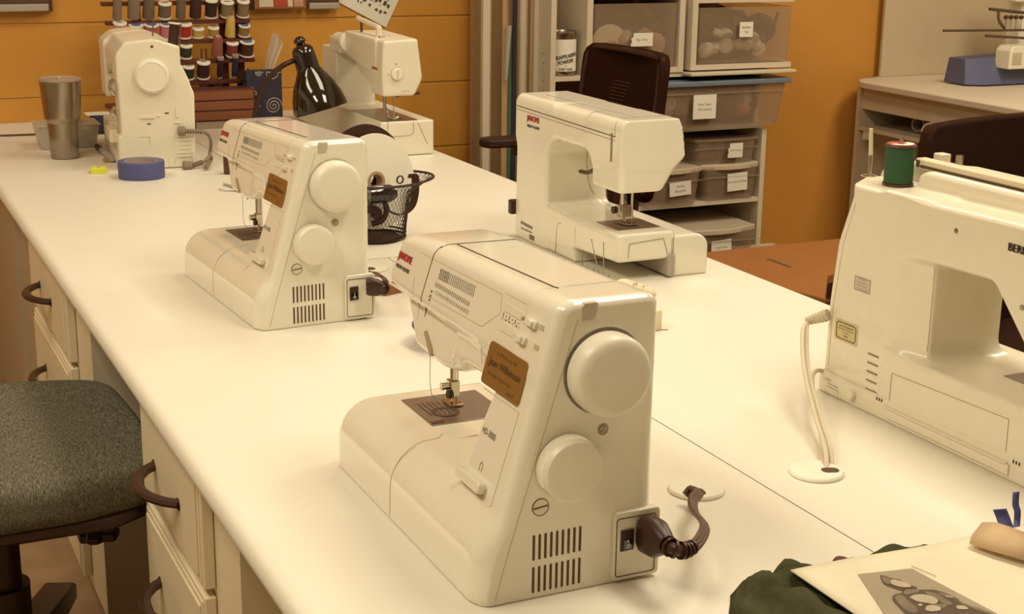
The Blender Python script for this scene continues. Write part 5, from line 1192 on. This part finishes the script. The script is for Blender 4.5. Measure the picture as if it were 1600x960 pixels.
for j in range(nR+1):
    f = 1-j/nR*.96; ring = []
    for k in range(nA):
        x, y = outp(k); x = ox+(x-ox)*f; y = oy+(y-oy)*f
        ex_ = max(0, min(1, (-.09-x+y*.2)/.05)); h = .003 + min(1, j/1.5)*(.004+(.0035+.006*ex_)*math.sin(x*95+y*40+1.5)+(.0025+.005*ex_)*math.sin(y*120-x*60)+.007*ex_); ring.append(bm.verts.new((x, y, max(.0012, min(h, .0125+.016*ex_)) if j else .001)))
    rings.append(ring)
for A, Bv in zip(rings, rings[1:]):
    for k in range(nA): bm.faces.new([A[k], A[(k+1) % nA], Bv[(k+1) % nA], Bv[k]])
bm.faces.new(rings[-1]); bmesh.ops.recalc_face_normals(bm, faces=bm.faces[:])
o = obj('cloth', bm, GREENC, t, angle=80); so = o.modifiers.new('solid', 'SOLIDIFY'); so.thickness = .001; so.offset = 1
# raised front fold of the cloth
bm = B(); a = [at(*q) for q in ((1150, 950, 'z', T+.004), (1200, 915, 'z', T+.010), (1245, 925, 'z', T+.012), (1300, 950, 'z', T+.012))]
bm.free()
# card
zc = T+.018; cc = at(1235, 892, 'z', zc)
t = thing('photograph_card', 'worn cream card mount with an old brown photograph lying on the green cloth', 'photograph', tuple(cc))
def kp(px, py, dz=0): return at(px, py, 'z', zc+dz)-cc
ex = (kp(1455, 851)-kp(1235, 892)); ex.z = 0; ex.normalize(); ey = kp(1335, 960)-kp(1235, 892); ey.z = 0; ey.normalize()
Lw, Lh = .32, .22
bm = B(); nx, ny = 24, 14; g = []
def chh(u, v):   # curl at the far edge beyond the picture
    return 0
for j in range(ny+1):
    row = []
    for i in range(nx+1):
        u, v = i/nx, j/ny; bulge = 0
        p = ex*(u*Lw)+ey*(v*Lh - bulge*(1-v)) + Vector((0, 0, .0008*math.sin(u*9)+chh(u, v))); row.append(p)
    g.append(row)
V1 = [[bm.verts.new(p) for p in r] for r in g]
for j in range(ny):
    for i in range(nx): bm.faces.new([V1[j][i], V1[j+1][i], V1[j+1][i+1], V1[j][i+1]])
def card_mat():
    m = mat('aged_card', (.78, .70, .52), .75, noise=.12, scale=14, bump=.1); return m
o = obj('card_mount', bm, card_mat(), t, angle=80); so = o.modifiers.new('solid', 'SOLIDIFY'); so.thickness = .0016; so.offset = 0
# photograph print: flat pieces
PR = Pl(cc*0+Vector((0, 0, .0022)), ex, ey.cross(ex).cross(ex)*1, )
n_ = Vector((0, 0, 1)); eyo = n_.cross(ex).normalized()
PR = Pl(Vector((0, 0, .0020)), ex, eyo)
def pc(px, py): v = kp(px, py); return (v.dot(ex), v.dot(eyo))
tl = pc(1340, 901); tr = pc(1424, 892); br = pc(1556, 962); bl = pc(1386, 970)
brx = (tr[0]+(br[0]-tr[0])*1.6, tr[1]+(br[1]-tr[1])*1.6); blx = (tl[0]+(bl[0]-tl[0])*1.9, tl[1]+(bl[1]-tl[1])*1.9)
bm = B(); PR.poly(bm, [tl, blx, brx, tr], .0004, 0); ph = obj('print', bm, mat('sepia_print', (.36, .29, .19), .5, noise=.15, scale=20), t)
DK = mat('sepia_dark', (.085, .052, .03), .5, noise=.3, scale=60); MD = mat('sepia_mid', (.20, .145, .09), .5, noise=.4, scale=60); LT = mat('sepia_light', (.50, .41, .29), .5, noise=.15, scale=60)
def pz(s): return [pc(1100+a*.3125, 740+b*.3125) for a, b in s]
def pz(v, n=5):
    P = [Vector((1320+a*.175, 880+b*.175, 0)) for a, b in v]; P = P+P[:1]; Q = smooth(P, n)[:-1]
    return [pc(q.x, q.y) for q in Q]
def blob(name, lst, m, h0, h1):
    bm = B()
    for v in lst: PR.poly(bm, pz(v), h1, h0)
    return obj(name, bm, m, ph, flat=True)
blob('dark_figure', [[(312,132),(360,140),(420,160),(490,172),(530,200),(600,225),(645,245),(620,256),(545,258),(515,275),(470,262),(400,238),(350,215),(325,180)],
    [(420,325),(450,302),(500,292),(540,258),(640,262),(740,262),(830,270),(980,328),(1070,390),(1200,430),(1300,475),(1420,560),(900,560),(640,540),(540,480),(470,410),(430,365)]], DK, .0004, .0008)
blob('mid_figure', [[(330,145),(400,165),(412,185),(395,215),(350,200),(335,175)], [(545,262),(640,262),(660,285),(600,300),(550,310),(520,290)], [(440,330),(500,310),(560,360),(640,430),(640,470),(560,460),(480,390)], [(700,275),(820,300),(900,350),(960,390),(900,400),(820,350),(740,310)], [(830,282),(980,335),(970,345),(860,312)], [(760,390),(900,400),(880,430),(780,420)], [(980,345),(1100,400),(1300,470),(1260,475),(1060,400)]], MD, .0008, .0011)
blob('light_figure', [[(405,190),(430,175),(490,188),(570,218),(590,240),(540,246),(470,236),(415,215)], [(575,335),(620,312),(700,310),(790,330),(830,365),(800,395),(720,385),(640,370)], [(650,395),(680,392),(690,410),(660,412)], [(720,420),(760,405),(840,420),(850,450),(780,462),(720,450)], [(900,320),(960,328),(950,338),(900,330)], [(990,410),(1060,410),(1100,440),(1010,440)]], LT, .0011, .0014)
bm = B(); PR.line(bm, [pc(1424, 888), pc(1462, 904)], .0003, .0002); obj('crease', bm, SHADE, t)
# stained flap
q0 = kp(1515, 851, .004); bm = B()
fl = [kp(1515, 850, .006), kp(1519, 838, .010), kp(1535, 818, .018), kp(1556, 818, .022), kp(1580, 826, .020), kp(1610, 838, .016), kp(1640, 870, .012), kp(1600, 876, .008), kp(1550, 862, .007)]
vs = [bm.verts.new(p) for p in fl]; f = bm.faces.new(vs); r = bmesh.ops.poke(bm, faces=[f]); r['verts'][0].co.z += .006
o = obj('curled_flap', bm, mat('stained_card', (.60, .42, .24), .75, noise=.25, scale=22), t, angle=80); so = o.modifiers.new('solid', 'SOLIDIFY'); so.thickness = .0015
# ribbons
def ribbon(pts, w, label, wd):
    o0 = Vector(pts[0]); bm = B(); Q = smooth(pts, 6); vs = []
    for q in Q: vs.append([bm.verts.new(q-o0+Vector(wd)*s*w) for s in (-1, 1)])
    for A, Bv in zip(vs, vs[1:]): bm.faces.new([A[0], A[1], Bv[1], Bv[0]])
    o = obj('blue_ribbon', bm, mat('indigo_ribbon', (.085, .085, .22), .6), angle=80); o.location = o0; so = o.modifiers.new('s', 'SOLIDIFY'); so.thickness = .0006; tag(o, label, 'ribbon', 'blue ribbons by the photograph card')
ribbon(P3((1576, 832, 'z', T+.004), (1572, 822, 'y', 1.118), (1567, 808, 'y', 1.125), (1562, 796, 'y', 1.128)), .0085, 'wide blue ribbon end standing up left of the twisted one', (.95, -.2, .0))
ribbon(P3((1587, 832, 'z', T+.004), (1589, 818, 'y', 1.128), (1590, 800, 'y', 1.132), (1587, 788, 'y', 1.136), (1588, 769, 'y', 1.140)), .0042, 'narrow twisted blue ribbon end standing at the right edge', (.95, -.2, .0))
p = at(1314, 886, 'z', T); o = obj('dark_button', lathe(B(), [(0, 0), (.008, 0), (.009, .002), (.007, .005), (0, .006)], seg=24), MAROON); o.location = (p.x, p.y+.0, T+.004); tag(o, 'dark round button at the far edge of the card mount', 'button')

# ================================================================== AT THE BACK WALL
# ---- thread rack with its spools
RY = 4.575; FZ = lambda py, px=300: at(px, py, 'y', RY).z
rack = thing('thread_rack', 'red-brown wooden thread rack standing against the orange block wall', 'thread rack', (1.03, RY, T))
rows = [(-2, 158, 388), (27, 165, 390), (57, 165, 394), (88, 165, 398), (120, 165, 402), (151, 165, 400)]
rz_ = []
for py, l, r in rows:
    a = at(l, py+2, 'y', RY); b_ = at(r, py+2, 'y', RY); z0 = b_.z; rz_.append(z0); L0, L1 = a.x-1.03, b_.x-1.03
    bm = B(); prism(bm, [(L0, -.020), (L1-.012, -.020), (L1-.003, -.014), (L1, 0), (L1-.003, .014), (L1-.012, .020), (L0, .020)], 'z', z0-T-.012, z0-T); obj('shelf_rail', bm, WOODR, rack, bev=.001)
for px in (215, 349, 374):
    a = at(px, 60, 'y', RY+.03); bm = B(); box(bm, a.x-1.03-.012, a.x-1.03+.012, .022, .036, 0, .36); obj('upright', bm, WOODR, rack, bev=.001)
bm = B(); box(bm, -.24, .20, -.03, .06, 0, .012); obj('base', bm, WOODR, rack, bev=.002)
bm = B()
for r_, pxs in ((4, (309, 319, 350, 388)), (5, (318, 335, 364, 380)), (3, (315, 322))):
    for px in pxs: q = at(px, rows[r_][0], 'y', RY); cyl(bm, (q.x-1.03, 0, rz_[r_]-T), (q.x-1.03, 0, rz_[r_]-T+.032), .0025, seg=6)
obj('peg', bm, WOODR, rack)
t = thing('framed_picture', 'little framed picture of a machine standing on the thread rack', 'picture', (at(332, 148, 'y', RY).x, RY+.012, rz_[5]+.0005))
bm = B(); box(bm, -.038, .038, .0, .006, 0, .050); obj('frame', bm, PALE, t, bev=.001); bm = B(); lathe(bm, [(0, 0), (.020, 0), (.020, .001), (0, .001)], (.0, -.0005, .024), (0, -1, 0), 24); box(bm, -.02, .02, -.001, 0, .006, .016); obj('picture', bm, WOODR, t)
col_ = {'g': (.16,.11,.07), 'k': (.035,.015,.008), 'tan': (.24,.17,.085), 'pp': (.62,.36,.30), 'pink': (.60,.20,.22), 'mag': (.50,.13,.16), 'red': (.42,.02,.02), 'yel': (.58,.40,.08), 'ylb': (.42,.26,.05), 'gold': (.62,.42,.10), 'brn': (.30,.16,.05), 'dgr': (.035,.035,.018), 'rose': (.28,.085,.06), 'rust': (.22,.045,.02), 'dbr': (.075,.018,.010), 'dmr': (.05,.012,.012), 'navy': (.03,.03,.07), 'gt': (.24,.17,.12)}
def tm(k): return mat('thread_'+k, col_[k], .75, noise=.15, scale=200, bump=.3, bscale=900)
BTOP = mat('blue_spool_label', (.10, .16, .35), .5); WTOP = mat('white_spool_end', (.80, .74, .62), .4)
SP = [ # px, top py, base py, width px, colour, kind, row, words
 (182, -14, 27, 13, 'gt', 'tube', 1, 'slim wrapped grey cone at the left end of the upper row'), (208, -14, 27, 18, 'gt', 'tube', 1, 'pale grey wrapped cone, second in the upper row'), (231, -14, 27, 17, 'g', 'tube', 1, 'grey wrapped cone, third in the upper row'),
 (256, 1, 27, 19, 'g', 'spool', 1, 'grey spool with a white end between wrapped cones in the upper row'), (281, -14, 27, 14, 'g', 'tube', 1, 'brownish grey cone right of the white-ended grey spool'), (304, -14, 27, 17, 'dmr', 'tube', 1, 'dark brownish cone left of the black spool in the upper row'),
 (328, -3, 27, 18, 'k', 'spool', 1, 'black spool with a white end in the upper row'), (353, 1, 27, 19, 'tan', 'spool', 1, 'olive tan spool, second from the right in the upper row'), (378, 0, 27, 18, 'tan', 'spool', 1, 'olive tan spool at the right end of the upper row'),
 (186, 29, 57, 19, 'pp', 'spool', 2, 'palest pink spool above the back left machine, leftmost'), (211, 33, 57, 20, 'pp', 'blue', 2, 'pale pink spool with a blue end sticker'), (235, 33, 57, 21, 'mag', 'blue', 2, 'deep pink spool with a blue end sticker'), (258, 33, 57, 19, 'pink', 'blue', 2, 'pink spool just left of the red one'),
 (287, 33, 57, 20, 'red', 'spool', 2, 'bright red spool with a cream end'), (308, 41, 57, 17, 'yel', 'spool', 2, 'short golden yellow spool right of the red one'), (332, 40, 57, 16, 'ylb', 'spool', 2, 'short half-empty yellow spool'), (358, 22, 57, 15, 'gold', 'cone', 2, 'tall yellow cone in the second row'), (380, 38, 57, 17, 'brn', 'blue', 2, 'short brown spool with a blue end at the right of the second row'),
 (289, 66, 88, 18, 'dgr', 'spool', 3, 'dark green spool beside the corner of the back left machine, upper'), (338, 52, 88, 17, 'rose', 'cone', 3, 'dusty rose cone in the third row'), (361, 64, 88, 18, 'rust', 'spool', 3, 'rust red spool with a white end in the third row'), (384, 63, 88, 21, 'dbr', 'blue', 3, 'dark brown spool with a blue end in the third row'),
 (293, 98, 120, 17, 'dgr', 'spool', 4, 'dark green spool beside the corner of the back left machine, lower'), (316, 92, 120, 19, 'dmr', 'spool', 4, 'black-brown spool with a plain white end in the lower row'), (342, 83, 120, 9, 'dmr', 'slim', 4, 'slim dark brown bobbin tube in the lower row'), (365, 80, 120, 9, 'navy', 'slim', 4, 'slim navy bobbin tube in the lower row')]
for px, ty, by, wpx, ck, kd, row, words in SP:
    q = at(px, by, 'y', RY); z0 = rz_[row]+.0006; H = at(px, ty+3, 'y', RY).z - at(px, by+2, 'y', RY).z; R = wpx/2/472
    t = thing('thread_spool', words, 'thread spool', (q.x, RY-.008, z0+R*.34+.0018), 0, 'thread spools on the wooden rack'); t.rotation_euler = (math.radians(20), 0, 0)
    if kd in ('spool', 'blue'):
        bm = B(); lathe(bm, [(0, 0), (R*1.05, 0), (R*1.05, .004), (R*.5, .004), (R*.5, H-.004), (R*1.05, H-.004), (R*1.05, H-.001), (R*.95, H), (0, H)], seg=24); obj('reel', bm, WTOP, t)
        bm = B(); lathe(bm, [(R*.5, .005), (R*.93, .005), (R*.93, H-.005), (R*.5, H-.005)], seg=24, cap=False); obj('thread', bm, tm(ck), t)
        bm = B()
        if kd == 'blue': lathe(bm, [(0, H+.0006), (R*.72, H+.0006), (R*.72, H)], seg=20)
        else: box(bm, -R*.5, R*.5, -R*.12, R*.08, H, H+.0006); lathe(bm, [(0, H+.0008), (R*.2, H+.0008), (R*.2, H)], seg=12)
        obj('end_sticker', bm, BTOP if kd == 'blue' else INKL, t)
    elif kd == 'slim':
        bm = B(); lathe(bm, [(0, .004), (R*.8, .004), (R, H*.15), (R, H-.008), (0, H-.008)], seg=18); obj('thread', bm, tm(ck), t)
        bm = B(); lathe(bm, [(R*.4, H-.008), (R*1.1, H-.008), (R*1.1, H), (R*.4, H), (R*.4, H-.008)], seg=18, cap=False); lathe(bm, [(0, 0), (R*.9, 0), (R*.9, .005), (0, .005)], seg=18); obj('reel', bm, mat('grey_tube', (.38, .30, .22), .4), t)
    else:
        k = .80 if kd == 'cone' else .92
        bm = B(); lathe(bm, [(0, .001), (R, .001), (R, H*.15), (R*k, H*.9), (R*k*.85, H*.96), (0, H*.96)], seg=22); obj('thread', bm, tm(ck), t)
        bm = B(); lathe(bm, [(R*.25, H*.95), (R*.42, H*.95), (R*.42, H), (R*.25, H), (R*.25, H*.95)], seg=16, cap=False); obj('tube_core', bm, SEAML, t)
# ---- wooden drawers box below the rack, seen between the machines
t = thing('wooden_chest', 'low red-brown wooden chest behind the grey leads, under the thread rack', 'chest', (1.10, 4.44, T))
obj('chest_body', box(B(), -.10, .12, 0, .08, 0, .115), WOODR, t, bev=.002)
for k in range(3): bm = B(); box(bm, -.095, .115, -.004, .002, .022+.031*k, .048+.031*k); d_ = obj('drawer', bm, mat('orange_red_wood', (.22, .07, .025), .5, noise=.2, scale=12), t, bev=.001)
o = obj('grey_ledge', box(B(), -.07, .12, -.03, .0, 0, .018), mat('grey_strip', (.36, .27, .2), .6), t)
# ---- blue swirl fabric box, with spiral print
a = at(387, 185, 'y', 4.50); b_ = at(440, 110, 'y', 4.50)
t = thing('fabric_box', 'dark blue box covered in white spiral print behind the desk lamp neck', 'box', (a.x, 4.50, T)); W_ = b_.x-a.x; H_ = b_.z-T
obj('box_body', box(B(), 0, W_, 0, .05, .0, H_), NAVY, t, bev=.001)
SPW = mat('cream_print', (.42, .38, .30), .9); bm = B(); P = Pl((0, -.0006, 0), (1, 0, 0), (0, 0, 1))
for cx, cz, R in ((.085, .050, .027), (.085, H_-.006, .026), (.020, .048, .020), (.040, H_-.004, .014), (.012, .1, .012)):
    pts = []
    for k in range(46):
        th = k*.38; r = R*(1-k/46); x, y = cx+r*math.cos(th), cz+r*math.sin(th)
        if 0 < x < W_ and 0 < y < H_: pts.append((x, y))
        elif len(pts) > 1: P.line(bm, pts, .0014); pts = []
    if len(pts) > 1: P.line(bm, pts, .0014)
pts = [(.0+.004*k, .085+.004*math.sin(k*1.2)) for k in range(12)]; P.line(bm, pts, .0014); P.line(bm, [(x, y+.008) for x, y in pts], .0012)
obj('spiral_print', bm, SPW, t)
# ---- translucent wrap standing beside it
a = at(421, 125, 'y', 4.575); t = thing('tissue_cone', 'upright twist of pale translucent wrap behind the lamp neck', 'wrap', (a.x, 4.575, T))
bm = B(); R_ = []
def tp(px, py, y=4.575): v = at(px, py, 'y', y); return (v.x-a.x, v.z-T)
Lf = [tp(411, 130), tp(417, 85), tp(424, 58), tp(427, 52)]; Rt = [tp(416, 130), tp(436, 92), tp(444, 70), tp(435, 54)]
Lf.insert(0, (tp(411, 130)[0], .0)); Rt.insert(0, (tp(418, 130)[0], 0.0))
for (x0, z0), (x1, z1) in zip(Lf, Rt):
    row = []
    for k in range(11): f = k/10; row.append(bm.verts.new((x0+(x1-x0)*f, -.012*math.sin(PI*f)+.006*math.sin(f*14), z0+(z1-z0)*f+.003*math.sin(f*20))))
    R_.append(row)
for A, Bv in zip(R_, R_[1:]):
    for k in range(10): bm.faces.new([A[k], A[k+1], Bv[k+1], Bv[k]])
o = obj('wrap', bm, TISSUE, t, angle=80); so = o.modifiers.new('s', 'SOLIDIFY'); so.thickness = .001
# ---- boards and pictures on the wall
def wall_rect(px0, py0, px1, py1, y):
    a = at(px0, py0, 'y', y); b = at(px1, py1, 'y', y); return a.x, b.x, b.z, a.z
def hung(name, label, cat, px0, px1, pyb, y=YW): a = at(px0, pyb, 'y', y); b = at(px1, pyb, 'y', y); return thing(name, label, cat, (a.x, y-.001, (a.z+b.z)/2)), b.x-a.x
t, w = hung('whiteboard', 'dark framed board with a silver pen ledge at the top left of the wall', 'board', -60, 81, 18)
obj('frame', box(B(), 0, w, -.022, 0, .0, .9), CORK, t, bev=.002); obj('pen_ledge', box(B(), 0, w-.014, -.045, -.022, .002, .024), mat('silver_ledge', (.50, .44, .36), .4, .4), t, bev=.003); obj('surface', box(B(), 0, w-.012, -.0235, -.021, .026, .88), mat('dark_board', (.10, .05, .03), .5), t)
t, w = hung('whiteboard', 'second board with a brown frame and silver ledge beside the tilted paper', 'board', 478, 527, 11)
obj('frame', box(B(), -.30, w, -.018, 0, .010, .9), CORK, t, bev=.002); obj('pen_ledge', box(B(), .0, w-.005, -.040, -.018, -.004, .016), mat('silver_ledge', (.5, .44, .36), .4, .4), t, bev=.003)
t, w = hung('calendar_picture', 'colourful framed picture touching the top edge above the thread rack', 'picture', 402, 477, 13, YW-.03)
obj('frame', box(B(), -.012, w, -.010, .0, 0, .3), WOODB, t, bev=.001); obj('side_strip', box(B(), -.035, -.014, -.012, .002, -.004, .3), BLACK, t)
for x0, x1, m in ((.0, .05, PALE), (.05, .095, mat('poster_red', (.45, .05, .03), .6)), (.095, .115, PALE), (.115, w-.01, mat('poster_rose', (.52, .28, .18), .6, noise=.5, scale=120))): obj('picture_field', box(B(), x0+.004, x1, -.0115, -.0095, .006, .29), m, t)
# tilted paper with an ink drawing
y = YW-.004; cn = [at(528, 3, 'y', y), at(603, 43, 'y', y), at(632, -20, 'y', y), at(560, -62, 'y', y)]
t = thing('drawing_sheet', 'tilted white sheet with a dark ink drawing above the back right machine', 'paper', tuple(cn[1]))
ux = (cn[0]-cn[1]); uy = (cn[2]-cn[1]); P = Pl((0, 0, 0), (-ux.x, 0, -ux.z), (0, 0, 1)); r = Vector((-ux.x, 0, -ux.z)).normalized(); P.r = r; P.u = Vector((-r.z, 0, r.x)); P.n = Vector((0, -1, 0))
def pp(v): return (v.dot(P.r), v.dot(P.u))
bm = B(); P.poly(bm, [pp(c-cn[1]) for c in cn], .0012, 0); obj('sheet', bm, PAPER, t)
bm = B(); rr = random.Random(21)
for k in range(70):
    a_, b2 = rr.uniform(.12, .82), rr.uniform(.22, .9); p = Vector((0, 0, 0)) + ux*a_*1.0 + uy*b2; c2 = pp(p); s_ = rr.uniform(.003, .010)
    pts = [(c2[0]+s_*rr.uniform(.4, 1)*math.cos(q*PI/3), c2[1]+s_*rr.uniform(.4, 1)*math.sin(q*PI/3)) for q in range(6)]
    P.poly(bm, pts, .0016+.00001*k, .001)
obj('ink_drawing', bm, mat('ink_wash', (.10, .08, .06), .7, noise=.6, scale=90), t, flat=True)

# ================================================================== ON THE RIGHT DESK
t = thing('multi_needle_machine', 'blue and white embroidery machine with dark thread rods standing on the desk', 'embroidery machine', (3.95, 4.35, DZ))
O = Vector((3.95, 4.35, DZ))
def dp(px, py, y=4.35): return at(px, py, 'y', y)-O
bm = B(); W2 = .42
vs = [(0, -.02, .004), (.06, -.06, .004), (W2, -.06, .004), (W2, .12, .004), (0, .10, .004)]; vt = [(.008, .0, .100), (.055, -.02, .103), (W2, -.02, .112), (W2, .10, .112), (.008, .09, .100)]
A = [bm.verts.new(v) for v in vs]; Bv = [bm.verts.new(v) for v in vt]; fs = [bm.faces.new(A), bm.faces.new(Bv)]+[bm.faces.new([A[i], A[(i+1) % 5], Bv[(i+1) % 5], Bv[i]]) for i in range(5)]
bmesh.ops.recalc_face_normals(bm, faces=fs); obj('blue_base', bm, BLUEF, t, bev=.004, seg=3)
for x, y in ((.08, -.03), (.36, -.03), (.08, .07), (.36, .07)): obj('foot', cyl(B(), (x, y, 0), (x, y, .01), .012), PALE, t)
q = dp(1586, 91, 4.27)
bm = B(); prism(bm, [(q.x-.045, q.z-.040), (q.x+.09, q.z-.040), (q.x+.09, q.z+.048), (q.x-.028, q.z+.048), (q.x-.045, q.z+.030)], 'y', q.y-.02, q.y+.06); hb = obj('needle_case', bm, WHITE2, t, bev=.006, seg=3)
bm = B(); box(bm, q.x-.032, q.x+.012, q.y-.0225, q.y-.019, q.z-.022, q.z+.022); lathe(bm, [(.010, .0235), (.014, .0235), (.014, .022), (.010, .022)], (q.x-.010, q.y, q.z), (0, -1, 0), 16); obj('grille', bm, SEAML, hb)
bm = B(); a = dp(1474, 48, 4.30); b_ = dp(1606, 47, 4.30); cyl(bm, a, b_, .0045, seg=8); cyl(bm, dp(1540, 56, 4.30), dp(1610, 60, 4.30), .005, seg=8); obj('thread_rod', bm, SEAM, t)
bm = B(); cyl(bm, dp(1546, 14, 4.32), dp(1610, 21, 4.32), .006, seg=8); tube(bm, [dp(1560, 18, 4.32), dp(1561, 32, 4.31), dp(1570, 45, 4.30)], .0055, 8, 5); obj('guide_bracket', bm, SEAM, t)
for k in range(5):
    px = 1572+8*k; bm = B(); lathe(bm, [(0, -.006), (.007, -.006), (.008, 0), (.007, .006), (0, .006)], dp(px, 27, 4.305), (0, -1, .2), 14); cyl(bm, dp(px, 30, 4.305), dp(px-2, 47, 4.30), .0012, seg=5); obj('tension_disc', bm, CORK, t)
bm = B(); p = dp(1600, 0, 4.34); box(bm, p.x-.03, p.x+.16, .0, .06, p.z-.01, p.z+.12); obj('machine_head', bm, WHITE2, t, bev=.008)
bm = B(); box(bm, p.x+.03, p.x+.13, .03, .10, .10, p.z); cyl(bm, (dp(1600, 60, 4.30).x-.01, -.03, .15), (dp(1600, 60, 4.30).x-.01, -.03, dp(1600, 60, 4.30).z), .006); obj('machine_column', bm, WHITE2, t, bev=.004)

# ================================================================== LIGHT AND CAMERA
def area(name, loc, sx, sy, power, col=(1, .86, .60), rot=(0, 0, 0)):
    l = bpy.data.lights.new(name, 'AREA'); l.shape = 'RECTANGLE'; l.size = sx; l.size_y = sy; l.energy = power; l.color = col
    o = bpy.data.objects.new(name, l); o.location = loc; o.rotation_euler = rot; C.objects.link(o); return o
LC = (1, .905, .70)
for i, (x, y, p) in enumerate(((-.7, 1.2, 1.22), (-.7, 3.0, .75), (1.6, 1.3, 1.05), (1.6, 3.1, .68), (3.7, 2.6, 1.9))):
    area('ceiling_panel_light', (x, y, CH-.03), .60, 1.2, 26.6*p, LC)
    struct('trim_%d' % (i+1), box(B(), x-.34, x+.34, y-.64, y+.64, CH-.02, CH-.001), WHITE2)
w = bpy.data.worlds.new('room'); w.use_nodes = True; w.node_tree.nodes['Background'].inputs['Color'].default_value = (1, .80, .52, 1); w.node_tree.nodes['Background'].inputs['Strength'].default_value = .12
bpy.context.scene.world = w
cam = bpy.data.cameras.new('camera'); co = bpy.data.objects.new('camera', cam); C.objects.link(co)
cam.sensor_fit = 'HORIZONTAL'; cam.sensor_width = 36; cam.lens = FPX/1600*36; cam.clip_start = .05; cam.clip_end = 50
M = Matrix((( CR.x, -CD.x, -CF.x, 0), (CR.y, -CD.y, -CF.y, 0), (CR.z, -CD.z, -CF.z, CZ), (0, 0, 0, 1))); co.matrix_world = M
sc = bpy.context.scene; sc.camera = co
sc.view_settings.view_transform = 'Standard'; sc.view_settings.look = 'None'; sc.view_settings.gamma = 1; sc.view_settings.exposure = 0; sc.view_settings.use_curve_mapping = False
